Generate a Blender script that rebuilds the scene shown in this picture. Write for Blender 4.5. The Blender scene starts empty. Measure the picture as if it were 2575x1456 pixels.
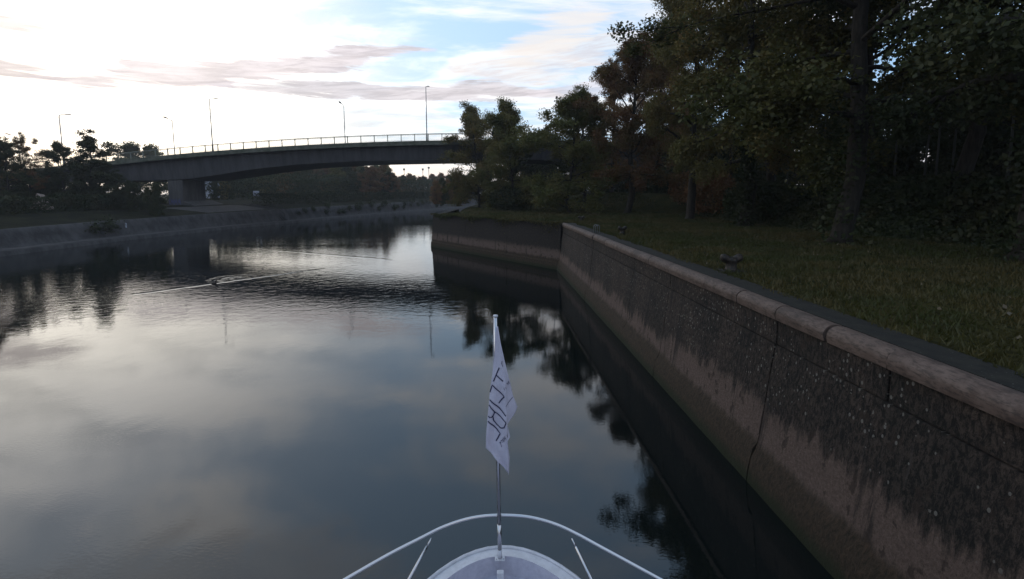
import bpy, math, random
import numpy as np
from mathutils import Vector

# ------------------------------------------------------------------ camera
SC = bpy.context.scene
F, CX, CY, H = 1100.0, 1287.5, 604.0, 4.8
PITCH = math.radians(6.0)
YAW = math.atan((1287.5 - 1230) / (F / math.cos(PITCH)))
cam_d = bpy.data.cameras.new('camera'); cam = bpy.data.objects.new('camera', cam_d)
SC.collection.objects.link(cam); SC.camera = cam
cam.location = (0, 0, H)
cam.rotation_euler = (math.radians(90) - PITCH, 0, -YAW)
cam_d.sensor_width = 36; cam_d.lens = F / 2575 * 36
cam_d.shift_y = -(728 - CY) / 2575
cam_d.clip_start = 0.05; cam_d.clip_end = 3000

cp, sp, cyw, syw = math.cos(PITCH), math.sin(PITCH), math.cos(YAW), math.sin(YAW)
_R = (cyw, -syw, 0); _F = (syw * cp, cyw * cp, -sp); _U = (syw * sp, cyw * sp, cp)
def ray(px, py):
    a, b = px - CX, CY - py
    return [_F[i] * F + _R[i] * a + _U[i] * b for i in range(3)]
def on_z(px, py, z):
    d = ray(px, py); t = (z - H) / d[2]; return Vector((d[0] * t, d[1] * t, z))
def on_y(px, py, y):
    d = ray(px, py); t = y / d[1]; return Vector((d[0] * t, y, H + d[2] * t))

# ------------------------------------------------------------------ node helper
class NT:
    def __init__(s, tree): s.t = tree; s.n = tree.nodes; s.l = tree.links
    def node(s, kind, **kw):
        n = s.n.new(kind)
        for k, v in kw.items(): setattr(n, k, v)
        return n
    def put(s, sock, v):
        if isinstance(v, bpy.types.NodeSocket): s.l.new(v, sock)
        elif v is not None: sock.default_value = v
    def m(s, op, a, b=None, c=None, clamp=False):
        n = s.node('ShaderNodeMath', operation=op, use_clamp=clamp)
        s.put(n.inputs[0], a); s.put(n.inputs[1], b); s.put(n.inputs[2], c)
        return n.outputs[0]
    def mix(s, f, a, b, mode='MIX'):
        n = s.node('ShaderNodeMix', data_type='RGBA', blend_type=mode)
        s.put(n.inputs[0], f)
        for i, v in ((6, a), (7, b)):
            if isinstance(v, tuple) and len(v) == 3: v = (*v, 1)
            s.put(n.inputs[i], v)
        return n.outputs[2]
    def ramp(s, v, lo, hi, a=0.0, b=1.0, smooth=True):
        n = s.node('ShaderNodeMapRange', interpolation_type='SMOOTHSTEP' if smooth else 'LINEAR')
        s.put(n.inputs[0], v); s.put(n.inputs[1], lo); s.put(n.inputs[2], hi); s.put(n.inputs[3], a); s.put(n.inputs[4], b)
        return n.outputs[0]
    def comb(s, x, y, z):
        n = s.node('ShaderNodeCombineXYZ')
        s.put(n.inputs[0], x); s.put(n.inputs[1], y); s.put(n.inputs[2], z); return n.outputs[0]
    def sep(s, v):
        n = s.node('ShaderNodeSeparateXYZ'); s.put(n.inputs[0], v); return n.outputs
    def noise(s, v, scale, detail=4, rough=.55, dist=0.0, out=0):
        n = s.node('ShaderNodeTexNoise'); s.put(n.inputs['Vector'], v)
        s.put(n.inputs['Scale'], scale); s.put(n.inputs['Detail'], detail)
        s.put(n.inputs['Roughness'], rough); s.put(n.inputs['Distortion'], dist)
        return n.outputs[out]
    def mapv(s, v, scale=(1, 1, 1), loc=(0, 0, 0), rot=(0, 0, 0)):
        n = s.node('ShaderNodeMapping'); s.put(n.inputs[0], v)
        n.inputs['Scale'].default_value = scale; n.inputs['Location'].default_value = loc
        n.inputs['Rotation'].default_value = rot
        return n.outputs[0]

# ------------------------------------------------------------------ world
SUN_AZ, SUN_EL = math.radians(-44), math.radians(2.2)
world = bpy.data.worlds.new('World'); SC.world = world; world.use_nodes = True
w = NT(world.node_tree); w.n.clear()
wo = w.node('ShaderNodeOutputWorld'); bg = w.node('ShaderNodeBackground')
sky = w.node('ShaderNodeTexSky', sky_type='NISHITA')
sky.sun_disc = False; sky.sun_elevation = SUN_EL; sky.sun_rotation = SUN_AZ
sky.altitude = 100; sky.air_density = 1.0; sky.dust_density = 0.8; sky.ozone_density = 1.5
SKY_K = 0.12
tc = w.node('ShaderNodeTexCoord').outputs['Generated']
nrm = w.node('ShaderNodeVectorMath', operation='NORMALIZE'); w.put(nrm.inputs[0], tc)
dx, dy, dz = w.sep(nrm.outputs[0])
DEG = 180 / math.pi
az = w.m('MULTIPLY', w.m('ARCTAN2', dx, dy), DEG)
el = w.m('MULTIPLY', w.m('ARCSINE', dz), DEG)
# closeness to the sun, in degrees
dot = w.node('ShaderNodeVectorMath', operation='DOT_PRODUCT'); w.put(dot.inputs[0], nrm.outputs[0])
dot.inputs[1].default_value = (math.sin(SUN_AZ) * math.cos(SUN_EL), math.cos(SUN_AZ) * math.cos(SUN_EL), math.sin(SUN_EL))
sd = w.m('MULTIPLY', w.m('ARCCOSINE', dot.outputs['Value']), DEG)
glow = w.m('EXPONENT', w.m('MULTIPLY', w.m('POWER', w.m('DIVIDE', sd, 34.0), 2.0), -1.0))
wide = w.ramp(sd, 20.0, 120.0, 1.0, 0.0)
# cloud plane coordinates
zz = w.m('ADD', w.m('MAXIMUM', dz, 0.0), 0.12)
pl = w.comb(w.m('DIVIDE', dx, zz), w.m('DIVIDE', dy, zz), 0.0)
plr = w.mapv(pl, scale=(0.55, 1.25, 1), rot=(0, 0, math.radians(-24)), loc=(3.1, 1.7, 0))
n1 = w.noise(plr, 1.1, 9, .6, .9)
n2 = w.noise(w.mapv(pl, scale=(1, 2.2, 1), rot=(0, 0, math.radians(16)), loc=(7, 2, 4)), 2.3, 8, .62, .5)
n3 = w.noise(pl, .55, 4, .5, .3)
cir = w.m('ADD', w.m('ADD', w.m('MULTIPLY', n1, .6), w.m('MULTIPLY', n2, .25)), w.m('MULTIPLY', n3, .35))
cir = w.ramp(cir, 0.53, 0.70)
# the clear air: Nishita, toned
air = w.mix(1.0, sky.outputs[0], (SKY_K * 1.0, SKY_K * 1.0, SKY_K * 1.0), 'MULTIPLY')
air = w.mix(1.0, air, w.mix(wide, (0.24, 0.44, 0.72), (0.52, 0.72, 0.98)), 'ADD')
# high thin cloud, bright towards the sun
cb = w.m('ADD', 0.98, w.m('ADD', w.m('MULTIPLY', glow, 1.0), w.m('MULTIPLY', wide, .18)))
ccol = w.mix(1.0, w.mix(wide, (1.0, 0.97, 0.99), (1.0, 0.965, 0.93)), w.comb(cb, cb, cb), 'MULTIPLY')
base = w.mix(w.m('MULTIPLY', cir, .85), air, ccol)
veil = w.m('MULTIPLY', w.ramp(w.m('ADD', sd, w.m('MULTIPLY', w.m('SUBTRACT', n1, .5), 30.0)), 12.0, 41.0, 1.0, 0.0), .94)
vb = w.m('MULTIPLY', w.m('ADD', 0.86, w.m('MULTIPLY', glow, 1.75)), w.ramp(w.m('ADD', w.m('MULTIPLY', n2, .5), w.m('MULTIPLY', n1, .5)), .40, .58, .74, 1.12))
veil = w.m('MULTIPLY', veil, w.ramp(el, 20.0, 42.0, .92, .30))
base = w.mix(veil, base, w.mix(1.0, w.mix(w.ramp(el, 8.0, 30.0), (1.0, .93, .80), (1.0, 0.98, 0.96)), w.comb(vb, vb, vb), 'MULTIPLY'))
# long mauve-grey cloud bars, placed by azimuth and elevation
wn = w.noise(w.comb(w.m('MULTIPLY', az, .10), w.m('MULTIPLY', el, .42), 0.0), 1.0, 8, .62, .6)
wn2 = w.noise(w.comb(w.m('MULTIPLY', az, .05), w.m('MULTIPLY', el, .9), 4.0), 1.3, 8, .6, .4)
wn3 = w.noise(w.comb(w.m('MULTIPLY', az, .16), w.m('MULTIPLY', w.m('SUBTRACT', el, w.m('MULTIPLY', az, .12)), 1.6), 9.0), 1.0, 8, .65, .5)
def bar(a0, e0, a1, e1, hw, power=1.0, soft=.55):
    am, em = (a0 + a1) / 2, (e0 + e1) / 2
    L = math.hypot(a1 - a0, e1 - e0) / 2; th = math.atan2(e1 - e0, a1 - a0)
    u = w.m('SUBTRACT', az, am); v = w.m('SUBTRACT', el, em)
    al = w.m('ADD', w.m('MULTIPLY', u, math.cos(th)), w.m('MULTIPLY', v, math.sin(th)))
    ac = w.m('SUBTRACT', w.m('MULTIPLY', v, math.cos(th)), w.m('MULTIPLY', u, math.sin(th)))
    ac = w.m('ADD', ac, w.m('MULTIPLY', w.m('SUBTRACT', wn, .5), hw * 2.6))
    q = w.m('ADD', w.m('POWER', w.m('ABSOLUTE', w.m('DIVIDE', al, L)), 2.6), w.m('POWER', w.m('ABSOLUTE', w.m('DIVIDE', ac, hw)), 2.0))
    q = w.m('ADD', q, w.m('MULTIPLY', w.m('SUBTRACT', wn2, .5), 3.6))
    return w.m('MULTIPLY', w.ramp(q, 1.0 + soft * .4, 1.0 - soft, 0, 1), power)
for a0, e0, a1, e1, hw, pw, col in (
    (-45, 9.3, -9, 17.4, 1.25, .85, (.66, .58, .60)),
    (-29, 11.7, 9, 12.9, 1.15, .85, (.58, .53, .56)),
    (-58, 12.4, -42, 14.2, 1.2, .8, (.62, .54, .53)),
    (-60, 7.2, -41, 11.2, 1.2, .85, (.58, .50, .50)),
    (-62, 5.0, -33, 7.4, 1.5, .5, (.66, .58, .56)),
    (-26, 8.4, -4, 9.6, .9, .35, (.80, .72, .70)),
    (-5, 14.6, 20, 17.8, 2.2, .65, (.88, .76, .72)),
    (4, 12.2, 26, 13.4, 1.2, .6, (.66, .60, .64)),
    (20, 24, 60, 40, 5.0, .5, (.62, .62, .70)),
    (-70, 30, -10, 44, 5.0, .5, (.85, .80, .80)),
):
    lightc = tuple(min(1.0, c * 1.22 + .12) for c in col)
    base = w.mix(bar(a0, e0, a1, e1, hw, pw), base, w.mix(w.ramp(wn3, .38, .62), col, lightc))
# bright cream wisp over the grove
base = w.mix(bar(1, 17.0, 15, 21.0, 2.4, .75, .9), base, (1.0, .93, .88))
# warm low band at the horizon
hz = w.m('MULTIPLY', w.ramp(el, 7.5, 0.0, 0.0, 1.0), w.ramp(az, -75.0, 30.0, .75, .55))
base = w.mix(hz, base, w.mix(w.ramp(sd, 10, 60, 1, 0), (.95, .76, .68), (2.5, 2.0, 1.4)))
base = w.mix(w.ramp(el, 0.0, -4.0), base, (.02, .02, .02))
w.put(bg.inputs[0], base)
bg.inputs[1].default_value = 1.0
w.put(wo.inputs[0], bg.outputs[0])

sun_d = bpy.data.lights.new('sun', 'SUN'); sun = bpy.data.objects.new('sun', sun_d); SC.collection.objects.link(sun)
sun_d.energy = 0.45; sun_d.angle = math.radians(4); sun_d.color = (1.0, .86, .70)
sdv = Vector((math.sin(SUN_AZ) * math.cos(SUN_EL), math.cos(SUN_AZ) * math.cos(SUN_EL), math.sin(SUN_EL)))
sun.rotation_euler = sdv.to_track_quat('Z', 'Y').to_euler()

SC.view_settings.view_transform = 'Standard'; SC.view_settings.look = 'None'
SC.view_settings.exposure = 0.0; SC.view_settings.gamma = 1.0; SC.view_settings.use_curve_mapping = False
SC.render.engine = 'CYCLES'
SC.cycles.use_denoising = True; SC.cycles.use_adaptive_sampling = False; SC.cycles.max_bounces = 5; SC.cycles.diffuse_bounces = 2
SC.cycles.glossy_bounces = 3; SC.cycles.transparent_max_bounces = 6; SC.cycles.volume_bounces = 0
SC.cycles.caustics_reflective = False; SC.cycles.caustics_refractive = False

# ------------------------------------------------------------------ object helpers
COL = SC.collection
def tag(o, label=None, cat=None, group=None, kind=None):
    if label: o['label'] = label
    if cat: o['category'] = cat
    if group: o['group'] = group
    if kind: o['kind'] = kind
    return o
def empty(name, loc=(0, 0, 0), rz=0.0):
    o = bpy.data.objects.new(name, None); COL.objects.link(o)
    o.location = loc; o.rotation_euler = (0, 0, rz); o.empty_display_size = .2
    return o
class MB:
    def __init__(s): s.v = []; s.f = []
    def add(s, vs, fs):
        k = len(s.v); s.v += [tuple(p) for p in vs]; s.f += [tuple(i + k for i in f) for f in fs]; return s
    def box(s, x0, x1, y0, y1, z0, z1, M=None):
        vs = [Vector((x, y, z)) for z in (z0, z1) for y in (y0, y1) for x in (x0, x1)]
        if M: vs = [M(v) for v in vs]
        return s.add(vs, [(0, 2, 3, 1), (4, 5, 7, 6), (0, 1, 5, 4), (2, 6, 7, 3), (0, 4, 6, 2), (1, 3, 7, 5)])
    def tube(s, pts, rad, n=8, cap=True):
        pts = [Vector(p) for p in pts]
        if not isinstance(rad, (list, tuple)): rad = [rad] * len(pts)
        k = len(s.v); up = None
        for i, p in enumerate(pts):
            d = (pts[min(i + 1, len(pts) - 1)] - pts[max(i - 1, 0)])
            d = d.normalized() if d.length > 1e-9 else Vector((0, 0, 1))
            if up is None:
                up = Vector((0, 0, 1)) if abs(d.z) < .9 else Vector((1, 0, 0))
            a = (up - d * up.dot(d)).normalized(); b = d.cross(a); up = a
            for j in range(n):
                t = 2 * math.pi * j / n
                s.v.append(tuple(p + (a * math.cos(t) + b * math.sin(t)) * rad[i]))
        for i in range(len(pts) - 1):
            for j in range(n):
                q = k + i * n
                s.f.append((q + j, q + (j + 1) % n, q + n + (j + 1) % n, q + n + j))
        if cap:
            s.f.append(tuple(k + j for j in range(n))[::-1]); q = k + (len(pts) - 1) * n
            s.f.append(tuple(q + j for j in range(n)))
        return s
    def lathe(s, prof, c=(0, 0, 0), n=16):
        k = len(s.v)
        for r, z in prof:
            for j in range(n):
                t = 2 * math.pi * j / n; s.v.append((c[0] + r * math.cos(t), c[1] + r * math.sin(t), c[2] + z))
        for i in range(len(prof) - 1):
            for j in range(n):
                q = k + i * n; s.f.append((q + j, q + (j + 1) % n, q + n + (j + 1) % n, q + n + j))
        s.f.append(tuple(k + j for j in range(n))[::-1]); q = k + (len(prof) - 1) * n
        s.f.append(tuple(q + j for j in range(n)))
        return s
    def mesh(s, name, mat, smooth=False):
        me = bpy.data.meshes.new(name); me.from_pydata(s.v, [], s.f); me.validate()
        if mat: me.materials.append(mat)
        if smooth: me.polygons.foreach_set('use_smooth', [True] * len(me.polygons))
        return me
    def build(s, name, mat, parent=None, smooth=False, bevel=0, auto=False):
        me = s.mesh(name, mat, smooth or auto)
        if auto: me.set_sharp_from_angle(angle=math.radians(38))
        o = bpy.data.objects.new(name, me); COL.objects.link(o)
        if parent: o.parent = parent
        if bevel:
            b = o.modifiers.new('bevel', 'BEVEL'); b.width = bevel; b.segments = 2; b.limit_method = 'ANGLE'
        return o
def quads_mesh(name, V, mat):
    """V: (n,4,3) numpy array of quads"""
    n = len(V); me = bpy.data.meshes.new(name)
    me.vertices.add(n * 4); me.vertices.foreach_set('co', V.reshape(-1).astype(np.float32))
    me.loops.add(n * 4); me.loops.foreach_set('vertex_index', np.arange(n * 4, dtype=np.int32))
    me.polygons.add(n); me.polygons.foreach_set('loop_start', np.arange(0, n * 4, 4, dtype=np.int32))
    me.update(calc_edges=True); me.materials.append(mat)
    return me
def link(name, me, parent=None):
    o = bpy.data.objects.new(name, me); COL.objects.link(o); o.parent = parent; return o
def copy_tree(o, parent=None):
    c = o.copy(); COL.objects.link(c); c.parent = parent
    for ch in CH.get(o.name, []): copy_tree(ch, c)
    return c
CH = {}
def remember(o, kids): CH[o.name] = kids; return o

# ------------------------------------------------------------------ materials
def mat(name, col, rough=.7, metal=0.0, spec=.3, fn=None):
    m = bpy.data.materials.new(name); m.use_nodes = True
    t = NT(m.node_tree); b = t.n['Principled BSDF']
    b.inputs['Base Color'].default_value = (*col, 1); b.inputs['Roughness'].default_value = rough
    b.inputs['Metallic'].default_value = metal; b.inputs['Specular IOR Level'].default_value = spec
    if fn: fn(t, b)
    return m
def pos(t): return t.node('ShaderNodeNewGeometry').outputs['Position']
def obj_co(t): return t.node('ShaderNodeTexCoord').outputs['Object']
def bump(t, b, h, strength, dist=.02):
    n = t.node('ShaderNodeBump'); n.inputs['Strength'].default_value = strength; n.inputs['Distance'].default_value = dist
    t.put(n.inputs['Height'], h); t.put(b.inputs['Normal'], n.outputs[0])

def leaf_mat(name, c1, c2, c3, trans=.25):
    m = bpy.data.materials.new(name); m.use_nodes = True
    t = NT(m.node_tree); t.n.clear()
    out = t.node('ShaderNodeOutputMaterial'); oc = obj_co(t)
    a = t.ramp(t.noise(oc, .45, 3, .6), .42, .60); bn = t.ramp(t.noise(oc, 3.1, 2, .6), .35, .65)
    col = t.mix(a, c1, c2); col = t.mix(t.m('MULTIPLY', bn, .6), col, c3)
    oi = t.node('ShaderNodeObjectInfo')
    hs = t.node('ShaderNodeHueSaturation'); t.put(hs.inputs['Color'], col)
    t.put(hs.inputs['Value'], t.m('ADD', .75, t.m('MULTIPLY', oi.outputs['Random'], .5)))
    d = t.node('ShaderNodeBsdfDiffuse'); t.put(d.inputs[0], hs.outputs[0])
    tr = t.node('ShaderNodeBsdfTranslucent'); t.put(tr.inputs[0], hs.outputs[0])
    g = t.node('ShaderNodeBsdfGlossy'); g.inputs['Roughness'].default_value = .5; g.inputs[0].default_value = (.5, .5, .5, 1)
    m1 = t.node('ShaderNodeMixShader'); m1.inputs[0].default_value = trans
    t.l.new(d.outputs[0], m1.inputs[1]); t.l.new(tr.outputs[0], m1.inputs[2])
    m2 = t.node('ShaderNodeMixShader'); m2.inputs[0].default_value = .03
    t.l.new(m1.outputs[0], m2.inputs[1]); t.l.new(g.outputs[0], m2.inputs[2])
    t.l.new(m2.outputs[0], out.inputs[0])
    return m
M_LEAF = leaf_mat('green leaves', (0.083, 0.088, 0.025), (0.126, 0.101, 0.029), (0.063, 0.073, 0.025))
M_RUST = leaf_mat('rusty leaves', (0.146, 0.069, 0.033), (0.097, 0.077, 0.029), (0.171, 0.092, 0.033))
M_OLIVE = leaf_mat('olive leaves', (0.117, 0.105, 0.030), (0.166, 0.113, 0.033), (0.087, 0.085, 0.029))
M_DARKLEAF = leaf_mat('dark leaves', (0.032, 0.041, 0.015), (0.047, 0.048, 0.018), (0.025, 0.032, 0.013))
M_IVY = leaf_mat('ivy', (0.026, 0.037, 0.013), (0.045, 0.045, 0.018), (0.018, 0.025, 0.010))
def bark(t, b):
    oc = obj_co(t); n = t.noise(t.mapv(oc, scale=(9, 9, 1.6)), 1.6, 6, .65)
    t.put(b.inputs['Base Color'], t.mix(t.ramp(n, .35, .7), (.010, .008, .006), (.030, .025, .019)))
    bump(t, b, n, .8, .04)
M_BARK = mat('bark', (.05, .04, .03), .9, fn=bark)

def wall_fn(side):
    def fn(t, b):
        p = pos(t); x, y, z = t.sep(p)
        al = y if side == 'long' else x
        st = t.noise(t.comb(t.m('MULTIPLY', al, 6.0), 0.0, t.m('MULTIPLY', z, .7)), 1.0, 8, .7, .4)
        big = t.noise(t.comb(t.m('MULTIPLY', al, .55), 3.0, t.m('MULTIPLY', z, .5)), 1.0, 5, .6, .5)
        fine = t.noise(p, 24.0, 6, .75)
        gr = t.noise(t.comb(t.m('MULTIPLY', al, 21.0), 1.0, t.m('MULTIPLY', z, 9.0)), 1.0, 9, .82, .5)
        # bare concrete with pink-brown cast
        bare = t.mix(t.ramp(fine, .3, .7), (.074, .050, .040), (.148, .103, .084))
        dark = t.mix(t.ramp(gr, .42, .60), (.006, .0045, .0035), (.074, .053, .041))
        dark = t.mix(t.ramp(big, .42, .64), dark, t.mix(t.ramp(gr, .44, .58), (.003, .003, .002), (.044, .033, .026)))
        thr = t.m('ADD', t.m('ADD', z, t.ramp(al, 4.0, 12.0, -.34, 0.0)), t.m('ADD', t.m('MULTIPLY', t.m('SUBTRACT', st, .5), 1.35), t.m('MULTIPLY', t.m('SUBTRACT', big, .5), 1.0)))
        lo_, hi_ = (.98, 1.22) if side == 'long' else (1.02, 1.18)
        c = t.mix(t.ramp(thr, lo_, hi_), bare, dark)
        # lighter run-off streaks
        s2 = t.noise(t.comb(t.m('MULTIPLY', al, 15.0), 8.0, t.m('MULTIPLY', z, .8)), 1.0, 4, .6)
        c = t.mix(t.m('MULTIPLY', t.ramp(s2, .60, .74), .45), c, (.085, .070, .062))
        s3 = t.noise(t.comb(t.m('MULTIPLY', al, 3.4), 4.0, t.m('MULTIPLY', z, .25)), 1.0, 7, .7, .3)
        c = t.mix(t.m('MULTIPLY', t.ramp(s3, .54, .64), .75), c, (.008, .007, .006))
        grain = t.noise(p, 60.0, 3, .8)
        c = t.mix(t.m('MULTIPLY', t.ramp(grain, .52, .66), .5), c, (.010, .008, .007))
        # rust blots on the bare band
        blot = t.noise(t.comb(t.m('MULTIPLY', al, 5.0), 2.0, t.m('MULTIPLY', z, 3.2)), 1.0, 3, .6)
        c = t.mix(t.m('MULTIPLY', t.ramp(blot, .58, .64), .75), c, (.028, .018, .013))
        blk = t.noise(t.comb(t.m('MULTIPLY', al, .9), 7.0, t.m('MULTIPLY', z, .8)), 1.0, 7, .75, 1.2)
        c = t.mix(t.m('MULTIPLY', t.m('MULTIPLY', t.ramp(blk, .52, .64), t.ramp(gr, .62, .42)), t.ramp(z, .9, 1.5)), c, (.003, .003, .003))
        lift_ = t.m('ABSOLUTE', t.m('SUBTRACT', t.m('FRACT', t.m('ADD', t.m('MULTIPLY', z, 1.0), t.m('MULTIPLY', fine, .05))), .62))
        c = t.mix(t.m('MULTIPLY', t.ramp(lift_, .014, .0), .55), c, (.012, .010, .009))
        # lichen dots, elongated
        vo = t.node('ShaderNodeTexVoronoi', voronoi_dimensions='2D'); t.put(vo.inputs['Vector'], t.comb(t.m('MULTIPLY', al, 17.0), t.m('MULTIPLY', z, 11.0), 0.0))
        vo.inputs['Scale'].default_value = 1.0
        rnd = t.sep(vo.outputs['Color'])[0]; rn2 = t.sep(vo.outputs['Color'])[1]
        dot_ = t.m('LESS_THAN', t.m('ADD', vo.outputs['Distance'], t.m('MULTIPLY', gr, .12)), t.m('ADD', .15, t.m('MULTIPLY', rn2, .20)))
        dens = t.ramp(t.noise(t.comb(t.m('MULTIPLY', al, .7), 5.0, z), 1.0, 2), .42, .58, .97, .74)
        dm = t.m('MULTIPLY', dot_, t.m('GREATER_THAN', rnd, dens))
        zone = t.m('MULTIPLY', t.ramp(z, 1.2, 1.6), .9)
        c = t.mix(t.m('MULTIPLY', dm, zone), c, (.15, .14, .125))
        # algae at the foot
        foot = t.m('ADD', z, t.m('MULTIPLY', t.m('SUBTRACT', st, .5), .35))
        c = t.mix(t.ramp(foot, .78, .60), c, t.mix(t.ramp(gr, .35, .65), (.012, .011, .006), (.060, .038, .024)))
        c = t.mix(t.ramp(foot, .30, .05), c, (.014, .018, .006))
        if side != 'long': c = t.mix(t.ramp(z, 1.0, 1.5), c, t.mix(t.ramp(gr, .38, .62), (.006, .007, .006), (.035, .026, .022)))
        t.put(b.inputs['Base Color'], c)
        bump(t, b, t.m('ADD', fine, t.m('MULTIPLY', gr, 1.5)), 1.0, .022)
    return fn
M_WALL = mat('stained quay concrete', (.1, .08, .07), .85, fn=wall_fn('long'))
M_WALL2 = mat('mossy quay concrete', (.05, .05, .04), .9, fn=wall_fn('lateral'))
def coping_fn(t, b):
    p = pos(t); oi = t.node('ShaderNodeObjectInfo').outputs['Random']
    n = t.noise(p, 4.0, 8, .7); f = t.noise(t.mapv(p, scale=(1, .3, 1)), 30, 5, .7)
    c = t.mix(t.ramp(n, .35, .65), (.060, .039, .031), (.122, .088, .073))
    g2 = t.noise(t.mapv(p, scale=(1, .6, 1)), 1.7, 7, .75, .6)
    c = t.mix(t.m('MULTIPLY', t.ramp(g2, .50, .66), .7), c, (.022, .019, .016))
    c = t.mix(t.m('MULTIPLY', oi, .45), c, (.125, .088, .070))
    c = t.mix(t.m('MULTIPLY', t.ramp(f, .47, .62), .65), c, (.026, .020, .017))
    t.put(b.inputs['Base Color'], c); bump(t, b, t.m('ADD', f, n), .35, .012)
M_COPING = mat('worn red sandstone', (.15, .1, .08), .7, fn=coping_fn)
def pave_fn(t, b):
    p = pos(t); n = t.noise(p, 5, 7, .7); f = t.noise(p, 40, 4, .7)
    c = t.mix(t.ramp(n, .35, .65), (.006, .006, .005), (.016, .015, .011))
    c = t.mix(t.ramp(f, .64, .70), c, (.12, .12, .12)); t.put(b.inputs['Base Color'], c); bump(t, b, n, .4, .02)
M_PAVE = mat('dark mossy concrete strip', (.04, .04, .04), .9, fn=pave_fn)
def grass_fn(t, b):
    p = pos(t); n = t.noise(p, .6, 5, .6); f = t.noise(t.mapv(p, scale=(1, .5, 1)), 9, 6, .75)
    c = t.mix(t.ramp(n, .35, .65), (.022, .026, .009), (.046, .040, .014))
    c = t.mix(t.ramp(f, .42, .70), c, (.010, .011, .005))
    t.put(b.inputs['Base Color'], c); bump(t, b, f, .9, .06)
M_GRASS = mat('rough grass ground', (.04, .04, .02), 1.0, spec=.05, fn=grass_fn)
def turf_fn(t, b):
    p = pos(t); n = t.noise(p, .5, 6, .65)
    t.put(b.inputs['Base Color'], t.mix(t.ramp(n, .35, .65), (.007, .008, .005), (.018, .018, .009))); bump(t, b, t.noise(p, 6, 5, .7), .8, .08)
M_TURF = mat('dark ivy turf', (.02, .02, .01), 1.0, spec=.05, fn=turf_fn)
M_BLADE = leaf_mat('grass blades', (0.040, 0.046, 0.011), (0.076, 0.060, 0.021), (0.033, 0.034, 0.011))
def quay_fn(t, b):
    p = pos(t); n = t.noise(t.mapv(p, scale=(1, 1, .4)), 1.1, 8, .7); f = t.noise(p, 9, 5, .7)
    c = t.mix(t.ramp(n, .35, .65), (.018, .017, .018), (.048, .045, .046)); c = t.mix(t.ramp(f, .5, .75), c, (.04, .036, .032))
    t.put(b.inputs['Base Color'], c); bump(t, b, f, .2, .02)
M_QUAY = mat('grey quay stone', (.12, .11, .1), .9, fn=quay_fn)
def conc_fn(t, b):
    p = pos(t); n = t.noise(t.mapv(p, scale=(1.8, 1.8, .25)), 1.0, 8, .75)
    t.put(b.inputs['Base Color'], t.mix(t.ramp(n, .3, .7), (.042, .041, .043), (.085, .081, .080)))
M_CONC = mat('bridge concrete', (.18, .17, .17), .85, fn=conc_fn)
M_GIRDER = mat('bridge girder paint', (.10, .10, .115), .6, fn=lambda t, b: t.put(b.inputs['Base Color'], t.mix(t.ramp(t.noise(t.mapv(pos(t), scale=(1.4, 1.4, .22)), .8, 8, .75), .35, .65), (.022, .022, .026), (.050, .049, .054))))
M_CORNICE = mat('mossy deck edge', (.06, .07, .05), .9, fn=lambda t, b: t.put(b.inputs['Base Color'], t.mix(t.ramp(t.noise(pos(t), 1.2, 7, .7), .3, .7), (.045, .055, .035), (.12, .12, .10))))
M_RAILING = mat('galvanised railing', (.16, .17, .14), .6, .1)
M_LAMP = mat('lamp post grey', (.15, .16, .17), .5, .4)
M_LHEAD = mat('lamp head casing', (.12, .12, .13), .5, .1)
M_ASPHALT = mat('asphalt', (.05, .05, .05), .9)
M_STEEL = mat('polished steel', (.55, .55, .57), .22, 1.0, fn=lambda t, b: t.put(b.inputs['Roughness'], t.ramp(t.noise(obj_co(t), 6, 2), .3, .7, .20, .26)))
def gel_fn(t, b):
    n = t.noise(pos(t), 14, 6, .7); t.put(b.inputs['Base Color'], t.mix(t.ramp(n, .35, .75), (.52, .53, .58), (.42, .43, .47)))
M_GEL = mat('white gelcoat', (.5, .5, .55), .35, fn=gel_fn)
M_DECK = mat('grey violet deck paint', (.28, .28, .36), .5, fn=lambda t, b: t.put(b.inputs['Base Color'], t.mix(t.ramp(t.noise(pos(t), 20, 5, .7), .3, .7), (.36, .36, .44), (.44, .44, .52))))
M_IRON = mat('black iron', (.018, .017, .016), .55, .3, fn=lambda t, b: t.put(b.inputs['Base Color'], t.mix(t.ramp(t.noise(pos(t), 22, 4), .4, .7), (.014, .013, .012), (.05, .036, .028))))
M_DARKRAIL = mat('dark painted handrail', (.02, .02, .022), .5)
M_WHITE = mat('pale render', (.34, .36, .42), .8)
M_BLUEGRAF = mat('blue graffiti paint', (.045, .05, .13), .6)
M_INK = mat('navy flag print', (.012, .014, .05), .8)
def cloth_fn(t, b):
    n = t.noise(obj_co(t), 300, 2, .5); t.put(b.inputs['Base Color'], t.mix(t.ramp(n, .3, .7), (.42, .41, .50), (.50, .49, .58)))
    bump(t, b, t.noise(obj_co(t), 18, 3), .25, .01)
M_CLOTH = mat('white flag cloth', (.5, .5, .6), .9, spec=.1, fn=cloth_fn)
M_ROOF = mat('grey roof', (.10, .10, .11), .8)
M_GLASS = mat('dark window glass', (.02, .02, .03), .1, spec=.6)
M_FEATHER = mat('duck feathers', (.05, .04, .035), .8)

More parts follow.
